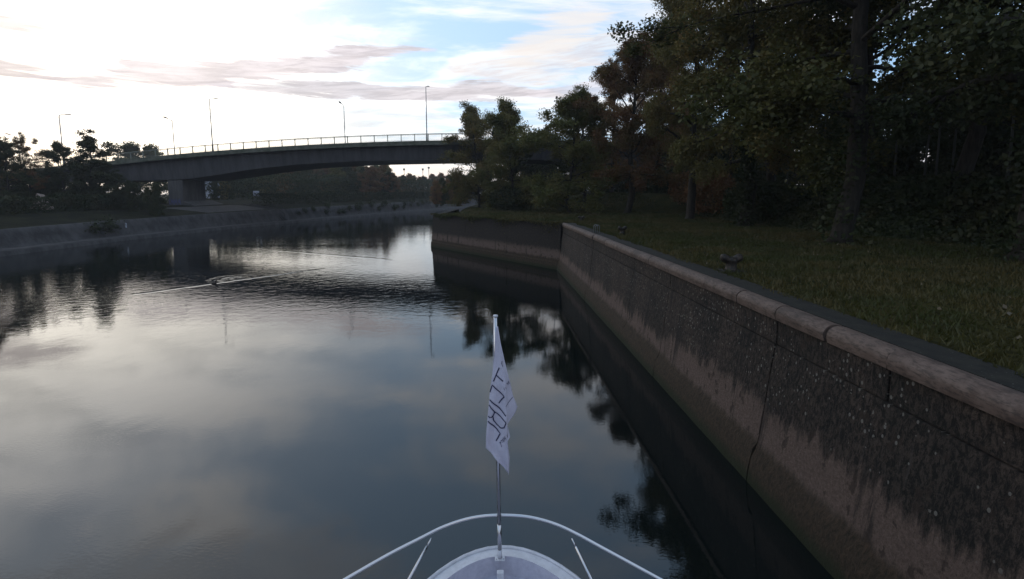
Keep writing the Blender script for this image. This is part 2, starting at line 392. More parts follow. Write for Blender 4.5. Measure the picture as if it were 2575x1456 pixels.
def water_fn(t, b):
    p = pos(t); x, y, z = t.sep(p)
    # how ruffled: calm near the boat, ruffled belt across the middle of the river
    pn = t.noise(t.mapv(p, scale=(.05, .11, 0)), 1.0, 4, .55, .3)
    belt = t.m('MULTIPLY', t.ramp(y, 13.0, 21.0), t.ramp(x, 2.0, -3.0))
    ruff = t.m('MULTIPLY', belt, t.m('MULTIPLY', t.ramp(pn, .30, .58, .35, 1.0), t.ramp(y, 19.5, 31.0, 1.15, .85)))
    calm = t.m('SUBTRACT', 1.0, t.m('MULTIPLY', t.ramp(x, -9.0, -3.0), t.m('MULTIPLY', t.ramp(y, 24.0, 30.0), .75)))
    ruff = t.m('MULTIPLY', ruff, calm)
    a = t.noise(t.mapv(p, scale=(1.0, 1.25, 0)), 2.2, 3, .55, .6)
    c = t.noise(t.mapv(p, scale=(1.0, 1.6, 0), rot=(0, 0, .3)), 7.0, 3, .6, .3)
    s = t.noise(t.mapv(p, scale=(1.0, .7, 0), rot=(0, 0, -.5)), .35, 3, .5, .2)
    h = t.m('ADD', t.m('MULTIPLY', t.m('ADD', t.m('MULTIPLY', a, .017), t.m('MULTIPLY', c, .0016)), t.m('ADD', .03, t.m('MULTIPLY', ruff, .50))), t.m('MULTIPLY', s, .006))
    gust = t.ramp(t.noise(t.mapv(p, scale=(.25, .5, 0), loc=(5, 5, 0)), 1.0, 3, .6), .50, .68)
    h = t.m('ADD', h, t.m('MULTIPLY', t.m('MULTIPLY', t.noise(t.mapv(p, scale=(1, 2.2, 0), rot=(0, 0, .5)), 13, 2, .5), .0009), t.m('ADD', .35, gust)))
    # the wakes of the ducks: low ridges along two lines
    def ridge(A, B, wd, amp):
        A, B = Vector(A[:2]), Vector(B[:2]); d = (B - A); L = d.length; d.normalize()
        ux = t.m('SUBTRACT', x, A.x); uy = t.m('SUBTRACT', y, A.y)
        al = t.m('ADD', t.m('MULTIPLY', ux, d.x), t.m('MULTIPLY', uy, d.y))
        ac = t.m('SUBTRACT', t.m('MULTIPLY', uy, d.x), t.m('MULTIPLY', ux, d.y))
        ac = t.m('ADD', ac, t.m('MULTIPLY', t.m('SUBTRACT', t.noise(p, .4, 2), .5), .35))
        g = t.m('EXPONENT', t.m('MULTIPLY', t.m('POWER', t.m('DIVIDE', ac, wd), 2.0), -1.0))
        e = t.m('MULTIPLY', t.ramp(al, 0, L * .04), t.ramp(al, L * .6, L, 1, 0))
        return t.m('MULTIPLY', t.m('MULTIPLY', g, e), amp)
    h = t.m('ADD', h, ridge(on_z(325, 742, 0), on_z(860, 668, 0), .14, .02))
    h = t.m('ADD', h, ridge(on_z(1000, 655, 0), on_z(640, 625, 0), .22, .006))
    sp_ = on_z(585, 700, 0); rr_ = t.m('SQRT', t.m('ADD', t.m('POWER', t.m('SUBTRACT', x, sp_.x), 2.0), t.m('POWER', t.m('SUBTRACT', y, sp_.y), 2.0)))
    h = t.m('ADD', h, t.m('MULTIPLY', t.m('MULTIPLY', t.m('SINE', t.m('MULTIPLY', t.m('ADD', rr_, t.m('MULTIPLY', a, .5)), 9.0)), t.ramp(rr_, 1.7, .2)), .010))
    n = t.node('ShaderNodeBump'); n.inputs['Strength'].default_value = 1.0; n.inputs['Distance'].default_value = 1.0
    t.put(n.inputs['Height'], h); t.put(b.inputs['Normal'], n.outputs[0])
    b.inputs['IOR'].default_value = 1.62; b.inputs['Specular IOR Level'].default_value = .5
M_WATER = mat('river water', (.004, .006, .006), .012, spec=.5, fn=water_fn)

# ------------------------------------------------------------------ terrain
def interp(v, pts): return float(np.interp(v, [p[0] for p in pts], [p[1] for p in pts]))
def sstep(a, b, v):
    t = min(1, max(0, (v - a) / (b - a))); return t * t * (3 - 2 * t)
R_EDGE = [(-80, 5.25), (27.9, 5.25), (41.0, -4.6), (41.6, -3.4), (52, -3.2), (62, -4.2), (85, -3), (130, 6), (180, 34), (220, 84), (270, 200), (600, 420)]
L_EDGE = [(-80, -38.5), (35, -37.7), (46.5, -37.8), (60, -36), (65, -35.3), (89, -29.3), (110, -22.8), (154, -9.8), (190, 10), (230, 60), (290, 200), (600, 520)]
rn = random.Random(3)
def zr(x, y):
    xe = 15.2 + (3.0 - 15.2) * sstep(34, 60, y); wd = 4.2 + 7 * sstep(34, 60, y)
    z = 2.98 + .015 * max(0, min(x, 16) - 6) + 1.75 * sstep(xe, xe + wd, x)
    z += .04 * math.sin(x * .7 + y * .31) * sstep(6, 9, x)
    if y > 41.3:
        e = interp(y, R_EDGE); s = sstep(41.3, 47, y)
        z -= 3.6 * (1 - sstep(-3.2 * (.45 + .55 * sstep(48, 62, y)), .05 + 1.2 * s, x - e))
    return z
def zl_top(y): return interp(y, [(-80, 1.8), (38, 1.85), (92, 2.4), (158, 3.0), (400, 3.2)])
def zl(d, y):
    zt = zl_top(y)
    return interp(d, [(-2, -1.2), (0, -.1), (.12, .34), (2.0, .42), (2.9, zt), (3.2, zt + .03), (9, zt + .7), (14, zt + .9), (30, zt + 1.1), (400, zt + 1.3)])
def sheet(name, ys, cols, fx, fz, m):
    V = []; Fc = []; nc = len(cols)
    for y in ys:
        for d in cols:
            x = fx(d, y); V.append((x, y, fz(d, x, y)))
    for i in range(len(ys) - 1):
        for j in range(nc - 1):
            q = i * nc + j; Fc.append((q, q + 1, q + nc + 1, q + nc))
    me = bpy.data.meshes.new(name); me.from_pydata(V, [], Fc)
    me.materials.append(m); me.polygons.foreach_set('use_smooth', [True] * len(me.polygons))
    o = bpy.data.objects.new(name, me); COL.objects.link(o); return tag(o, kind='structure')
ys = list(np.arange(-80, 0, 4)) + list(np.arange(0, 41.01, .5)) + list(np.arange(41.5, 70, 1)) + list(np.arange(70, 200, 4)) + list(np.arange(200, 601, 20))
dR = [-3.4, -2.6, -1.8, -1, -.5] + [0] + list(np.arange(.4, 14, .6)) + list(np.arange(14, 40, 2)) + [50, 70, 100, 160, 260, 420, 700]
def fxR(d, y):
    return interp(y, R_EDGE) + (d if d >= 0 else d * (0 if y <= 41.3 else .45 + .55 * sstep(48, 62, y)))
ground_r = sheet('grass_bank', ys, dR, fxR, lambda d, x, y: zr(x, y) + rn.uniform(-.015, .015), M_GRASS)
dL = [-2, -1, 0, .12, 1.2, 2.0, 2.5, 2.9, 3.2, 3.8, 5, 7, 9, 11, 14, 18, 24, 30, 45, 70, 120, 220, 420, 800]
def left_ground(name, cols, m):
    return sheet(name, ys, cols, lambda d, y: interp(y, L_EDGE) - d, lambda d, x, y: zl(d, y), m)
left_ground('quay_slope', [d for d in dL if d <= 3.2], M_QUAY)
left_ground('far_bank_ground', [d for d in dL if d >= 3.2], M_TURF)
MB().add([(-900, -90, 0), (900, -90, 0), (900, 700, 0), (-900, 700, 0)], [(0, 1, 2, 3)]).build('river_water', M_WATER).__setitem__('kind', 'structure')
MB().add([(-2200, -1500, -2.5), (2200, -1500, -2.5), (2200, 2600, -2.5), (-2200, 2600, -2.5)], [(0, 1, 2, 3)]).build('ground', M_GRASS).__setitem__('kind', 'structure')

# ------------------------------------------------------------------ right quay wall
quay = tag(empty('quay_wall', (4.65, 12, 0)), 'long stained concrete quay wall with rounded red stone coping, right of the boat', 'quay wall')
quay_inv = Vector((-4.65, -12, 0))
def local(mb, off): mb.v = [tuple(Vector(p) + off) for p in mb.v]; return mb
def xw(z): return 4.38 + .27 * (z / 2.35)
joints = [-9.0, -3.0, 2.3, 6.69, 10.92, 13.72, 19.3, 27.6]
for k in range(len(joints) - 1):
    a, b_ = joints[k] + (.035 if abs(joints[k] - 19.3) < .1 else .012), joints[k + 1] - (.035 if abs(joints[k + 1] - 19.3) < .1 else .012)
    mb = MB(); n = max(3, int((b_ - a) / .35)); zs = [-.6, .0, .2, .42, .58, .66, .8, 1.1, 1.4, 1.7, 2.0, 2.3, 2.36]
    yy = np.linspace(a, b_, n + 1); r2 = random.Random(k)
    for y in yy:
        for z in zs:
            out = -.085 * (1 - sstep(.5, .66, z + r2.uniform(-.05, .05)))
            mb.v.append((xw(z) + out + r2.uniform(-.006, .006), y, z))
    m_ = len(zs)
    for i in range(n):
        for j in range(m_ - 1): q = i * m_ + j; mb.f.append((q, q + 1, q + m_ + 1, q + m_))
    k0 = len(mb.v)  # thickness: back and sides
    mb.v += [(5.2, a, -.6), (5.2, a, 2.36), (5.2, b_, -.6), (5.2, b_, 2.36)]
    mb.f.append(tuple(range(m_)) + (k0 + 1, k0)); q = n * m_
    mb.f.append(tuple(range(q, q + m_))[::-1] + (k0 + 2, k0 + 3))
    mb.f.append(tuple(i * m_ + m_ - 1 for i in range(n + 1)) + (k0 + 3, k0 + 1))
    local(mb, quay_inv).build('wall_panel', M_WALL, quay, auto=True)
# frieze course under the coping
fr = [-9, -4.2, -.6, 2.3, 4.69, 6.69, 10.92, 13.72, 19.3, 27.6]
for a, b_ in zip(fr[:-1], fr[1:]):
    g = .012 if abs(a - 19.3) > .1 else .03
    local(MB().box(4.668, 5.2, a + g, b_ - g, 2.372, 2.77), quay_inv).build('frieze_course', M_WALL, quay, bevel=.012)
# coping stones: rounded nose
cj = [-9, -7.3, -5.4, -3.6, -1.9, -.6, .9, 2.2, 3.35, 4.69, 5.62, 6.69, 7.8, 9.04, 10.92, 12.36, 13.72, 15.4, 17.2, 19.3, 21.2, 23.3, 25.4, 27.62]
prof = [(4.90, 2.775), (4.625, 2.775)]
for i in range(9):
    t_ = math.radians(180 + i * -100 / 8); prof.append((4.77 + .165 * math.cos(t_), 2.87 + .14 * math.sin(t_)))
prof += [(4.90, 2.985)]
for k, (a, b_) in enumerate(zip(cj[:-1], cj[1:])):
    g0 = .045 if abs(a - 5.62) < .1 or abs(a - 19.3) < .1 else .009; g1 = .045 if abs(b_ - 19.3) < .1 else .009
    mb = MB(); r2 = random.Random(k + 50); dz_ = r2.uniform(-.009, .009); dx_ = r2.uniform(-.010, .010)
    rows = [a + g0, a + g0 + .02] + list(np.linspace(a + g0 + .3, b_ - g1 - .3, 4) if b_ - a > 1 else []) + [b_ - g1 - .02, b_ - g1]
    for i, y in enumerate(rows):
        s = .985 if i in (0, len(rows) - 1) else 1
        for (px_, pz_) in prof: mb.v.append((4.85 + (px_ - 4.85) * s + dx_ + r2.uniform(-.005, .005), y, 2.8 + (pz_ - 2.8) * s + dz_))
    m_ = len(prof)
    for i in range(len(rows) - 1):
        for j in range(m_): q = i * m_; mb.f.append((q + j, q + m_ + j, q + m_ + (j + 1) % m_, q + (j + 1) % m_))
    mb.f.append(tuple(range(m_))); q = (len(rows) - 1) * m_; mb.f.append(tuple(range(q, q + m_))[::-1])
    local(mb, quay_inv).build('coping_stone', M_COPING, quay, auto=True)
local(MB().add([(4.885, -9, 2.995), (5.36, -9, 3.004), (5.36, 27.4, 3.004), (4.885, 27.4, 2.995), (4.885, -9, 2.6), (5.36, -9, 2.6), (5.36, 27.4, 2.6), (4.885, 27.4, 2.6)],
    [(0, 1, 2, 3), (1, 0, 4, 5), (3, 2, 6, 7), (0, 3, 7, 4), (2, 1, 5, 6)]), quay_inv).build('edge_strip', M_PAVE, quay)
# expansion joint strip at y = 19.3
local(MB().add([(xw(z_) + .05, y_, z_) for z_ in (-.3, 2.9) for y_ in (19.26, 19.34)] + [(5.1, y_, z_) for z_ in (-.3, 2.6) for y_ in (19.26, 19.34)], [(0, 1, 3, 2), (0, 2, 6, 4), (1, 5, 7, 3), (4, 6, 7, 5), (2, 3, 7, 6)]), quay_inv).build('joint_filler', M_IRON, quay)

# cross wall from the corner to the river, with a return at its far end
cross = tag(empty('cross_wall', (0, 34, 0)), 'dark mossy cross wall turning off the corner of the quay towards the river', 'quay wall')
off = Vector((0, -34, 0))
P0, P1 = Vector((4.55, 27.45, 0)), Vector((-5.15, 40.4, 0)); P2 = Vector((-4.3, 55, 0))
def wall_run(A, B, nseg, name, m):
    d = (B - A).normalized(); nrm_ = Vector((d.y, -d.x, 0))
    if nrm_.dot(Vector((-1, -.6, 0))) < 0: nrm_ = -nrm_
    L = (B - A).length; cuts = np.linspace(0, L, nseg + 1)
    for k in range(nseg):
        mb = MB(); r2 = random.Random(k + 77)
        a, b_ = cuts[k] + .012, cuts[k + 1] - .012
        rows = np.linspace(a, b_, 9); zs = [-.6, 0, .45, .5, 1.0, 1.6, 2.2, 2.7, 2.93]
        for s_ in rows:
            for z in zs:
                o_ = .16 * (1 - z / 3) + (.10 if z < .48 else 0) + r2.uniform(-.02, .02)
                p = A + d * s_ + nrm_ * o_; mb.v.append((p.x, p.y, z + (r2.uniform(-.03, .05) if z > 2.9 else 0)))
        m_ = len(zs)
        for i in range(8):
            for j in range(m_ - 1): q = i * m_ + j; mb.f.append((q, q + 1, q + m_ + 1, q + m_))
        k0 = len(mb.v)
        for s_ in (a, b_):
            for z in (-.6, 2.93):
                p = A + d * s_ - nrm_ * .55; mb.v.append((p.x, p.y, z))
        mb.f.append(tuple(i * m_ + m_ - 1 for i in range(9)) + (k0 + 3, k0 + 1))
        mb.f.append(tuple(range(m_)) + (k0 + 1, k0)); q = 8 * m_; mb.f.append(tuple(range(q, q + m_))[::-1] + (k0 + 2, k0 + 3))
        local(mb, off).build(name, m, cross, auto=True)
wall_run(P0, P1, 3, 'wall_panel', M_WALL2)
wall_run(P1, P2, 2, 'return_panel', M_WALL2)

# ------------------------------------------------------------------ bridge
def y_of(x): return 66 - .120 * (x + 9.3)
def deck_z(x): return 12.55 - .00088 * (x + 3) ** 2 if x > -60 else 12.55 - .00088 * 57 ** 2 - (-60 - x) * .085
SOFF = [(-160, 3.5), (-110, 5.8), (-75, 6.95), (-54, 6.95), (-47.5, 7.15), (-42, 7.85), (-37, 8.6), (-30, 9.3), (-20, 9.8), (-9.3, 9.96), (-3, 10.0), (6, 9.9), (16, 9.4), (26, 8.4), (34, 7.5), (60, 7.2), (130, 6)]
def soffit(x): return interp(x, SOFF)
bdir = Vector((1, -.12, 0)).normalized(); bn = Vector((.12, 1, 0)).normalized()   # along, across (away from camera)
def bp(x, t_, z): return (x + bn.x * t_, y_of(x) + bn.y * t_, z)
bridge = tag(empty('road_bridge', (-49, 71, 0)), 'wide grey road bridge arching over the river with railing along its edge', 'bridge')
boff = Vector((49, -71, 0))
W = 11.5
bx = [-160, -140, -120, -105, -90] + list(np.arange(-80, 40, 2.5)) + [50, 70, 100, 130]
def bridge_sweep(name, section, m, smooth=False):
    mb = MB(); secs = [section(x) for x in bx]; k = len(secs[0])
    for x, sct in zip(bx, secs):
        for (t_, z) in sct: mb.v.append(bp(x, t_, z))
    for i in range(len(bx) - 1):
        for j in range(k): q = i * k; mb.f.append((q + j, q + (j + 1) % k, q + k + (j + 1) % k, q + k + j))
    mb.f.append(tuple(range(k))); q = (len(bx) - 1) * k; mb.f.append(tuple(range(q, q + k))[::-1])
    return local(mb, boff).build(name, m, bridge, auto=True)
bridge_sweep('deck_slab', lambda x: [(.25, deck_z(x) - .35), (W - .25, deck_z(x) - .35), (W - .25, deck_z(x) - .02), (.25, deck_z(x) - .02)], M_CONC)
bridge_sweep('road_surface', lambda x: [(1.8, deck_z(x) - .015), (W - 1.8, deck_z(x) - .015), (W - 1.8, deck_z(x) + .03), (1.8, deck_z(x) + .03)], M_ASPHALT)
for nm, t0_, t1_ in (('cornice', 0, .24), ('cornice', W - .24, W)):
    bridge_sweep(nm, lambda x: [(t0_, deck_z(x) - .52), (t1_, deck_z(x) - .52), (t1_, deck_z(x) + .12), (t0_, deck_z(x) + .12)], M_CORNICE)
for t0_, t1_ in ((.9, W - .9),):
    bridge_sweep('box_girder', lambda x: [(t0_ + .25, soffit(x)), (t1_ - .25, soffit(x)), (t1_, deck_z(x) - .36), (t0_, deck_z(x) - .36)], M_GIRDER)
# railing
railing = empty('railing', (0, 0, 0)); railing.parent = bridge
post_me = MB().box(-.055, .055, -.05, .05, 0, 1.0).mesh('post', M_RAILING)
xs_post = []
x = -120.0
while x < 26: xs_post.append(x); x += 2.02
for i, x in enumerate(xs_post):
    z = deck_z(x) + .12
    o = link('railing_post', post_me, railing); o.location = Vector(bp(x, .12, z)) + boff
    if i == len(xs_post) - 1: break
    x2 = xs_post[i + 1]; z2 = deck_z(x2) + .12
    mb = MB(); A = Vector(bp(x + .05, .12, z)); B = Vector(bp(x2 - .05, .12, z2))
    for h_, r_ in ((.10, .018), (.86, .026)):
        mb.tube([A + Vector((0, 0, h_)), B + Vector((0, 0, h_))], r_, 4)
    nb = 15
    for j in range(1, nb):
        p = A.lerp(B, j / nb); mb.tube([p + Vector((0, 0, .10)), p + Vector((0, 0, .86))], .012, 3, False)
    local(mb, boff).build('railing_panel', M_RAILING, railing)
mb = MB(); hp = [bp(x, .12, deck_z(x) + 1.10) for x in xs_post]
local(mb.tube(hp, .05, 6), boff).build('handrail', M_RAILING, railing, smooth=True)
# piers
def pier(xc, name='pier'):
    p = empty(name, Vector(bp(xc, 11, 0)) + boff); p.parent = bridge
    rz = math.atan2(-.12, 1); p.rotation_euler = (0, 0, rz)
    top = soffit(xc)
    for j, (t0_, t1_, wd) in enumerate(((1.3, 5.0, 1.25), (5.06, 6.2, 1.12))):
        mb = MB(); mb.box(-wd, wd, t0_ - 11, t1_ - 11, -.5, top - .02)
        mb.build('pier_wall', M_CONC, p, bevel=.08)
    MB().box(-1.7, 1.7, -10.2, -4.4, -.5, zl_top(72) + .35 if xc < 0 else 3.4).build('pier_footing', M_CONC, p, bevel=.05)
    zb = zl_top(72) if xc < 0 else 3.2
    MB().add([(1.72, -10.4, zb + 1.6), (1.72, -4.2, zb + 1.6), (5.6, -10.9, zb + .15), (5.6, -3.7, zb + .15), (1.72, -10.4, 0), (1.72, -4.2, 0), (5.6, -10.9, 0), (5.6, -3.7, 0)],
             [(0, 2, 3, 1), (0, 4, 6, 2), (1, 3, 7, 5), (2, 6, 7, 3), (0, 1, 5, 4)]).build('sloping_apron', M_CONC, p)
    return p
p1 = pier(-49.6); pier(30.0)
# blue graffiti scrawl, flat paint on the near pier's end face
g = MB(); r2 = random.Random(8)
def gstroke(pts):
    for (a0, b0), (a1, b1) in zip(pts[:-1], pts[1:]):
        A = Vector((a0, -9.712, b0)); B = Vector((a1, -9.712, b1)); d = (B - A).normalized(); n_ = Vector((-d.z, 0, d.x)) * .05
        g.add([A + n_, A - n_, B - n_, B + n_], [(0, 1, 2, 3)])
for x0 in (-.9, -.35, .25):
    gstroke([(x0, 3.0), (x0 + .1, 4.0), (x0 + .28, 3.35), (x0 + .4, 4.1), (x0 + .5, 3.0)])
gstroke([(-1.1, 3.1), (-1.15, 3.9), (-.85, 4.2)]); gstroke([(-1.1, 2.9), (1.05, 2.95)])
g.build('graffiti', M_BLUEGRAF, p1)

# lamps on the bridge
def lamp(pole_h=7.9, arm=1.5):
    root = empty('street_lamp')
    a = MB().tube([(0, 0, 0), (0, 0, .9), (0, 0, .92), (0, 0, pole_h - .25)], [.13, .12, .085, .05], 8).build('pole', M_LAMP, root, smooth=True)
    b_ = MB().tube([(0, 0, pole_h - .25), (0, .05, pole_h - .08), (0, .35, pole_h + .06), (0, arm - .35, pole_h + .22)], [.05, .045, .04, .035], 6).build('arm', M_LAMP, root, smooth=True)
    c = MB().add([(-.13, arm - .5, pole_h + .17), (.13, arm - .5, pole_h + .17), (.17, arm + .05, pole_h + .26), (-.17, arm + .05, pole_h + .26), (-.08, arm + .28, pole_h + .33), (.08, arm + .28, pole_h + .33),
                  (-.10, arm - .5, pole_h + .27), (.10, arm - .5, pole_h + .27), (.13, arm + .05, pole_h + .40), (-.13, arm + .05, pole_h + .40), (-.06, arm + .26, pole_h + .40), (.06, arm + .26, pole_h + .40)],
                 [(0, 3, 2, 1), (3, 4, 5, 2), (6, 7, 8, 9), (9, 8, 11, 10), (0, 1, 7, 6), (1, 2, 8, 7), (2, 5, 11, 8), (5, 4, 10, 11), (4, 3, 9, 10), (3, 0, 6, 9)]).build('lamp_head', M_LHEAD, root)
    return remember(root, [a, b_, c])
L0 = lamp()
Lg = 'street lamps along the bridge'
lamps = [(-9.2, .45, 0, 'tall street lamp on the bridge railing just left of the grove, over mid river'),
         (-42.3, .45, 0, 'tall street lamp on the near bridge edge, standing above the stone pier'),
         (-66.9, .45, 0, 'street lamp on the near bridge edge rising behind the far-left trees, taller one'),
         (-26.3, W - .5, math.pi, 'street lamp on the far bridge side, between the two tall mid-bridge lamps'),
         (-57.6, W - .5, math.pi, 'street lamp on the far bridge side just right of the small round treetops'),
         (-87.6, W - .5, math.pi, 'short-looking street lamp peeping between the far-left treetops, head turned left'),
         (10.0, W - .5, math.pi, 'street lamp on the bridge half hidden in the treetops of the grove')]
for i, (x, t_, rz, lab) in enumerate(lamps):
    o = L0 if i == 0 else copy_tree(L0)
    o.location = bp(x, t_, deck_z(x) + (.1 if t_ < 1 else .02)); o.rotation_euler = (0, 0, rz - .12)
    tag(o, lab, 'street lamp', Lg)

# ------------------------------------------------------------------ trees
def hedge_quads(pts, hw, h, n, seed, ls=.22):
    r_ = np.random.default_rng(seed); cum = [0]
    for a, b_ in zip(pts[:-1], pts[1:]): cum.append(cum[-1] + math.hypot(b_[0] - a[0], b_[1] - a[1]))
    s = r_.uniform(0, cum[-1], n); X = np.interp(s, cum, [p[0] for p in pts]); Y = np.interp(s, cum, [p[1] for p in pts]); Z0 = np.interp(s, cum, [p[2] for p in pts])
    hh = h * (1 + .10 * np.sin(s * 1.1) + .07 * np.sin(s * 2.7) + .06 * np.sin(s * .37)); u = r_.uniform(-1, 1, n); v = r_.uniform(0, 1, n); face = r_.integers(0, 3, n)
    ox = np.where(face == 0, u, np.where(face == 1, 1, -1)) * hw + r_.normal(size=n) * .12
    oz = np.where(face == 0, 1, v) * hh + r_.normal(size=n) * .10
    return leaf_quads(np.stack([X + ox, Y + r_.normal(size=n) * .1, Z0 + np.maximum(oz, .02)], 1), ls, r_)
rg = np.random.default_rng(11)
def leaf_quads(C, size, rg, droop=.35):
    n = len(C); s = size * rg.uniform(.65, 1.35, (n, 1))
    u = rg.normal(size=(n, 3)); u[:, 2] -= droop; u /= np.linalg.norm(u, axis=1, keepdims=True)
    r = rg.normal(size=(n, 3)); v = np.cross(u, r); v /= np.linalg.norm(v, axis=1, keepdims=True)
    nn = np.cross(u, v)
    a = C - u * s * .5; b = C + v * s * .36 + nn * s * .08; c = C + u * s * .5 - nn * s * .12; d = C - v * s * .36 + nn * s * .08
    return np.stack([a, b, c, d], 1)
class Tree: pass
def make_tree(seed, Ht, R, base, nl, leaves, lsize, clump=.62, trunk_r=.28, droop=.25, lean=0.0, narrow=1.0, sub=6, keep=1.0):
    rg = np.random.default_rng(seed); mb = MB(); T = Tree()
    tp = []; x = y = 0.0; n = 9
    for i in range(n):
        t = i / (n - 1); x += rg.normal() * .18 + lean * .3; y += rg.normal() * .18
        if i == 0: x = y = 0
        tp.append(Vector((x, y, t * Ht * .88)))
    rr = [max(.02, trunk_r * ((1 - i / (n - 1)) ** .75) + (.10 * trunk_r / .28 if i == 0 else 0)) for i in range(n)]
    tp2, rr2 = [tp[0], tp[0].lerp(tp[1], .12)], [rr[0] * 1.15, trunk_r * 1.02]; tp2 += tp[1:]; rr2 += rr[1:]
    mb.tube(tp2, rr2, 9)
    def tpos(t):
        f = t * (n - 1); i = min(n - 2, int(f)); return tp[i].lerp(tp[i + 1], f - i)
    centers = []
    for k in range(nl):
        t = base + (1 - base) * ((k + rg.uniform(0, .8)) / nl) * .98
        s = (t - base) / (1 - base)
        env = R * (math.sin(math.pi * min(1, .18 + .80 * s)) ** .75) * narrow
        L = env * rg.uniform(.75, 1.12)
        a = k * 2.399 + rg.uniform(-.4, .4); p = tpos(t * .99).copy()
        elev = (.15 + .95 * s) + rg.uniform(-.15, .25)
        d = Vector((math.cos(a) * math.cos(elev), math.sin(a) * math.cos(elev), math.sin(elev)))
        pts = [p.copy()]; m = 6
        for j in range(m):
            d = (d + Vector(rg.normal(size=3) * .14) + Vector((0, 0, -droop * (j / m) * (1 - .6 * s)))).normalized()
            p = p + d * (L / m); pts.append(p.copy())
        r0 = trunk_r * (.42 - .26 * s); mb.tube(pts, [max(.012, r0 * (1 - j / (m + .4))) for j in range(m + 1)], 6, False)
        for q in range(sub):
            f = rg.uniform(.25, 1.0); jj = min(m - 1, int(f * m)); sp_ = pts[jj].lerp(pts[jj + 1], f * m - jj)
            dd = (d * .6 + Vector(rg.normal(size=3) * .75)).normalized(); dd.z = dd.z * .6 + .1
            l2 = L * rg.uniform(.18, .38); e1 = sp_ + dd * l2 * .5 + Vector((0, 0, -.05)); e2 = sp_ + dd * l2 + Vector((0, 0, -.12 * droop * 4))
            mb.tube([sp_, e1, e2], [r0 * .28 + .006, r0 * .18 + .005, .005], 4, False)
            if rg.uniform() < keep:
                centers += [e2, e1]
        centers += [pts[-1], pts[-2]] if s > .1 else [pts[-1]]
    for q in range(7):
        a = q * 2.1 + seed; e = tpos(1.0) + Vector((math.cos(a) * .6, math.sin(a) * .6, .3 + .55 * (q % 3))) * (Ht / 16)
        mb.tube([tpos(.93), tpos(1.0).lerp(e, .4), e], [.03, .02, .006], 4, False); centers += [e]
    centers += [tpos(.97), tpos(.93), tpos(.88)]
    Cn = np.array([tuple(c) for c in centers]); idx = rg.integers(0, len(Cn), leaves)
    wgt = rg.uniform(.45, 1.25, len(Cn)); wgt[-3:] = (.7, .5, .5)
    dr = rg.normal(size=(leaves, 3)); dr /= np.linalg.norm(dr, axis=1, keepdims=True)
    offs = dr * rg.uniform(0, 1, (leaves, 1)) ** .6 * 1.5 * clump * wgt[idx][:, None] * np.array([1, 1, .82])
    C = Cn[idx] + offs; C[:, 2] = np.maximum(C[:, 2], .3)
    T.trunk = mb.mesh('trunk', M_BARK, True); T.crown = quads_mesh('crown', leaf_quads(C, lsize, rg), M_LEAF)
    T.h = Ht; return T
PROT = {
    'big1': make_tree(1, 20, 6.0, .20, 32, 100000, .125, .60, .25, .26),
    'big2': make_tree(2, 20, 5.4, .20, 32, 72000, .145, .56, .33, .20),
    'big3': make_tree(5, 20, 6.2, .24, 28, 90000, .122, .58, .38, .28, keep=.8),
    'open': make_tree(9, 18, 5.0, .30, 24, 27000, .15, .46, .20, .15, keep=.7),
    'bushy': make_tree(4, 15, 5.6, .04, 30, 60000, .17, .62, .20, .30),
    'round': make_tree(6, 10, 3.2, .12, 20, 20000, .20, .45, .14, .20),
    'slim': make_tree(7, 12, 2.1, .15, 20, 14000, .20, .42, .13, .10),
    'dark': make_tree(12, 16, 5.4, .03, 28, 24000, .36, .85, .24, .3),
}
def tree(kind, x, y, z, h, label, group, name='deciduous_tree', m=M_LEAF, rz=None, wide=1.0, ivy=0.0, cat='tree'):
    T = PROT[kind]; root = empty(name, (x, y, z - .08), rn.uniform(0, 6.28) if rz is None else rz)
    s = h / T.h; root.scale = (s * wide, s * wide, s)
    link('trunk', T.trunk, root); c = link('crown', T.crown, root)
    c.material_slots[0].link = 'OBJECT'; c.material_slots[0].material = m
    tag(root, label, cat, group)
    if ivy:
        n = int(4000 * ivy); rgi = np.random.default_rng(int(x * 10 + y * 7)); zz_ = rgi.uniform(0, 5.5, n) ** 1.0; a = rgi.uniform(0, 6.28, n)
        r_ = (.30 + rgi.exponential(.10, n)) * (1 + .3 * np.sin(zz_ * 3))
        V = leaf_quads(np.stack([r_ * np.cos(a), r_ * np.sin(a), zz_], 1), .13, rgi)
        link('ivy', quads_mesh('ivy', V, M_IVY), root)
    return root
def tr(kind, px, py, zg, h, label, group, **kw):
    p = on_z(px, py, zg)
    for _ in range(4): p = on_z(px, py, zr(p.x, p.y))
    return tree(kind, p.x, p.y, zr(p.x, p.y), h, label, group, **kw)
GROVE = 'trees standing on the grass above the quay'
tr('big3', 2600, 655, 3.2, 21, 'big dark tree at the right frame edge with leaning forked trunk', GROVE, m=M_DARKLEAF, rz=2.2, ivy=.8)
tr('big1', 2110, 610, 3.2, 21, 'tall tree with straight dark trunk nearest the big mooring bollard', GROVE, m=M_LEAF, ivy=.25, rz=.6, wide=1.22)
tr('big2', 1870, 570, 3.2, 20, 'ivy-clad leafy tree, its trunk wrapped in leaves nearly to the grass', GROVE, m=M_OLIVE, ivy=1.0, rz=2.0, wide=.9)
tr('big3', 1735, 552, 3.2, 19.5, 'tree with pale-edged curving trunk between the ivy-clad tree and the brown hedge', GROVE, m=M_OLIVE, rz=4.1, wide=.78)
tr('big1', 1648, 530, 3.3, 18.5, 'tree with short ivied trunk and low olive branches hanging left', GROVE, m=M_RUST, ivy=.5, rz=5.2, wide=.8)
tr('big2', 1577, 537, 3.3, 16, 'rust-tinged tree with a thin pale trunk, left of the ivied ones', GROVE, m=M_RUST, rz=1.0, wide=1.12)
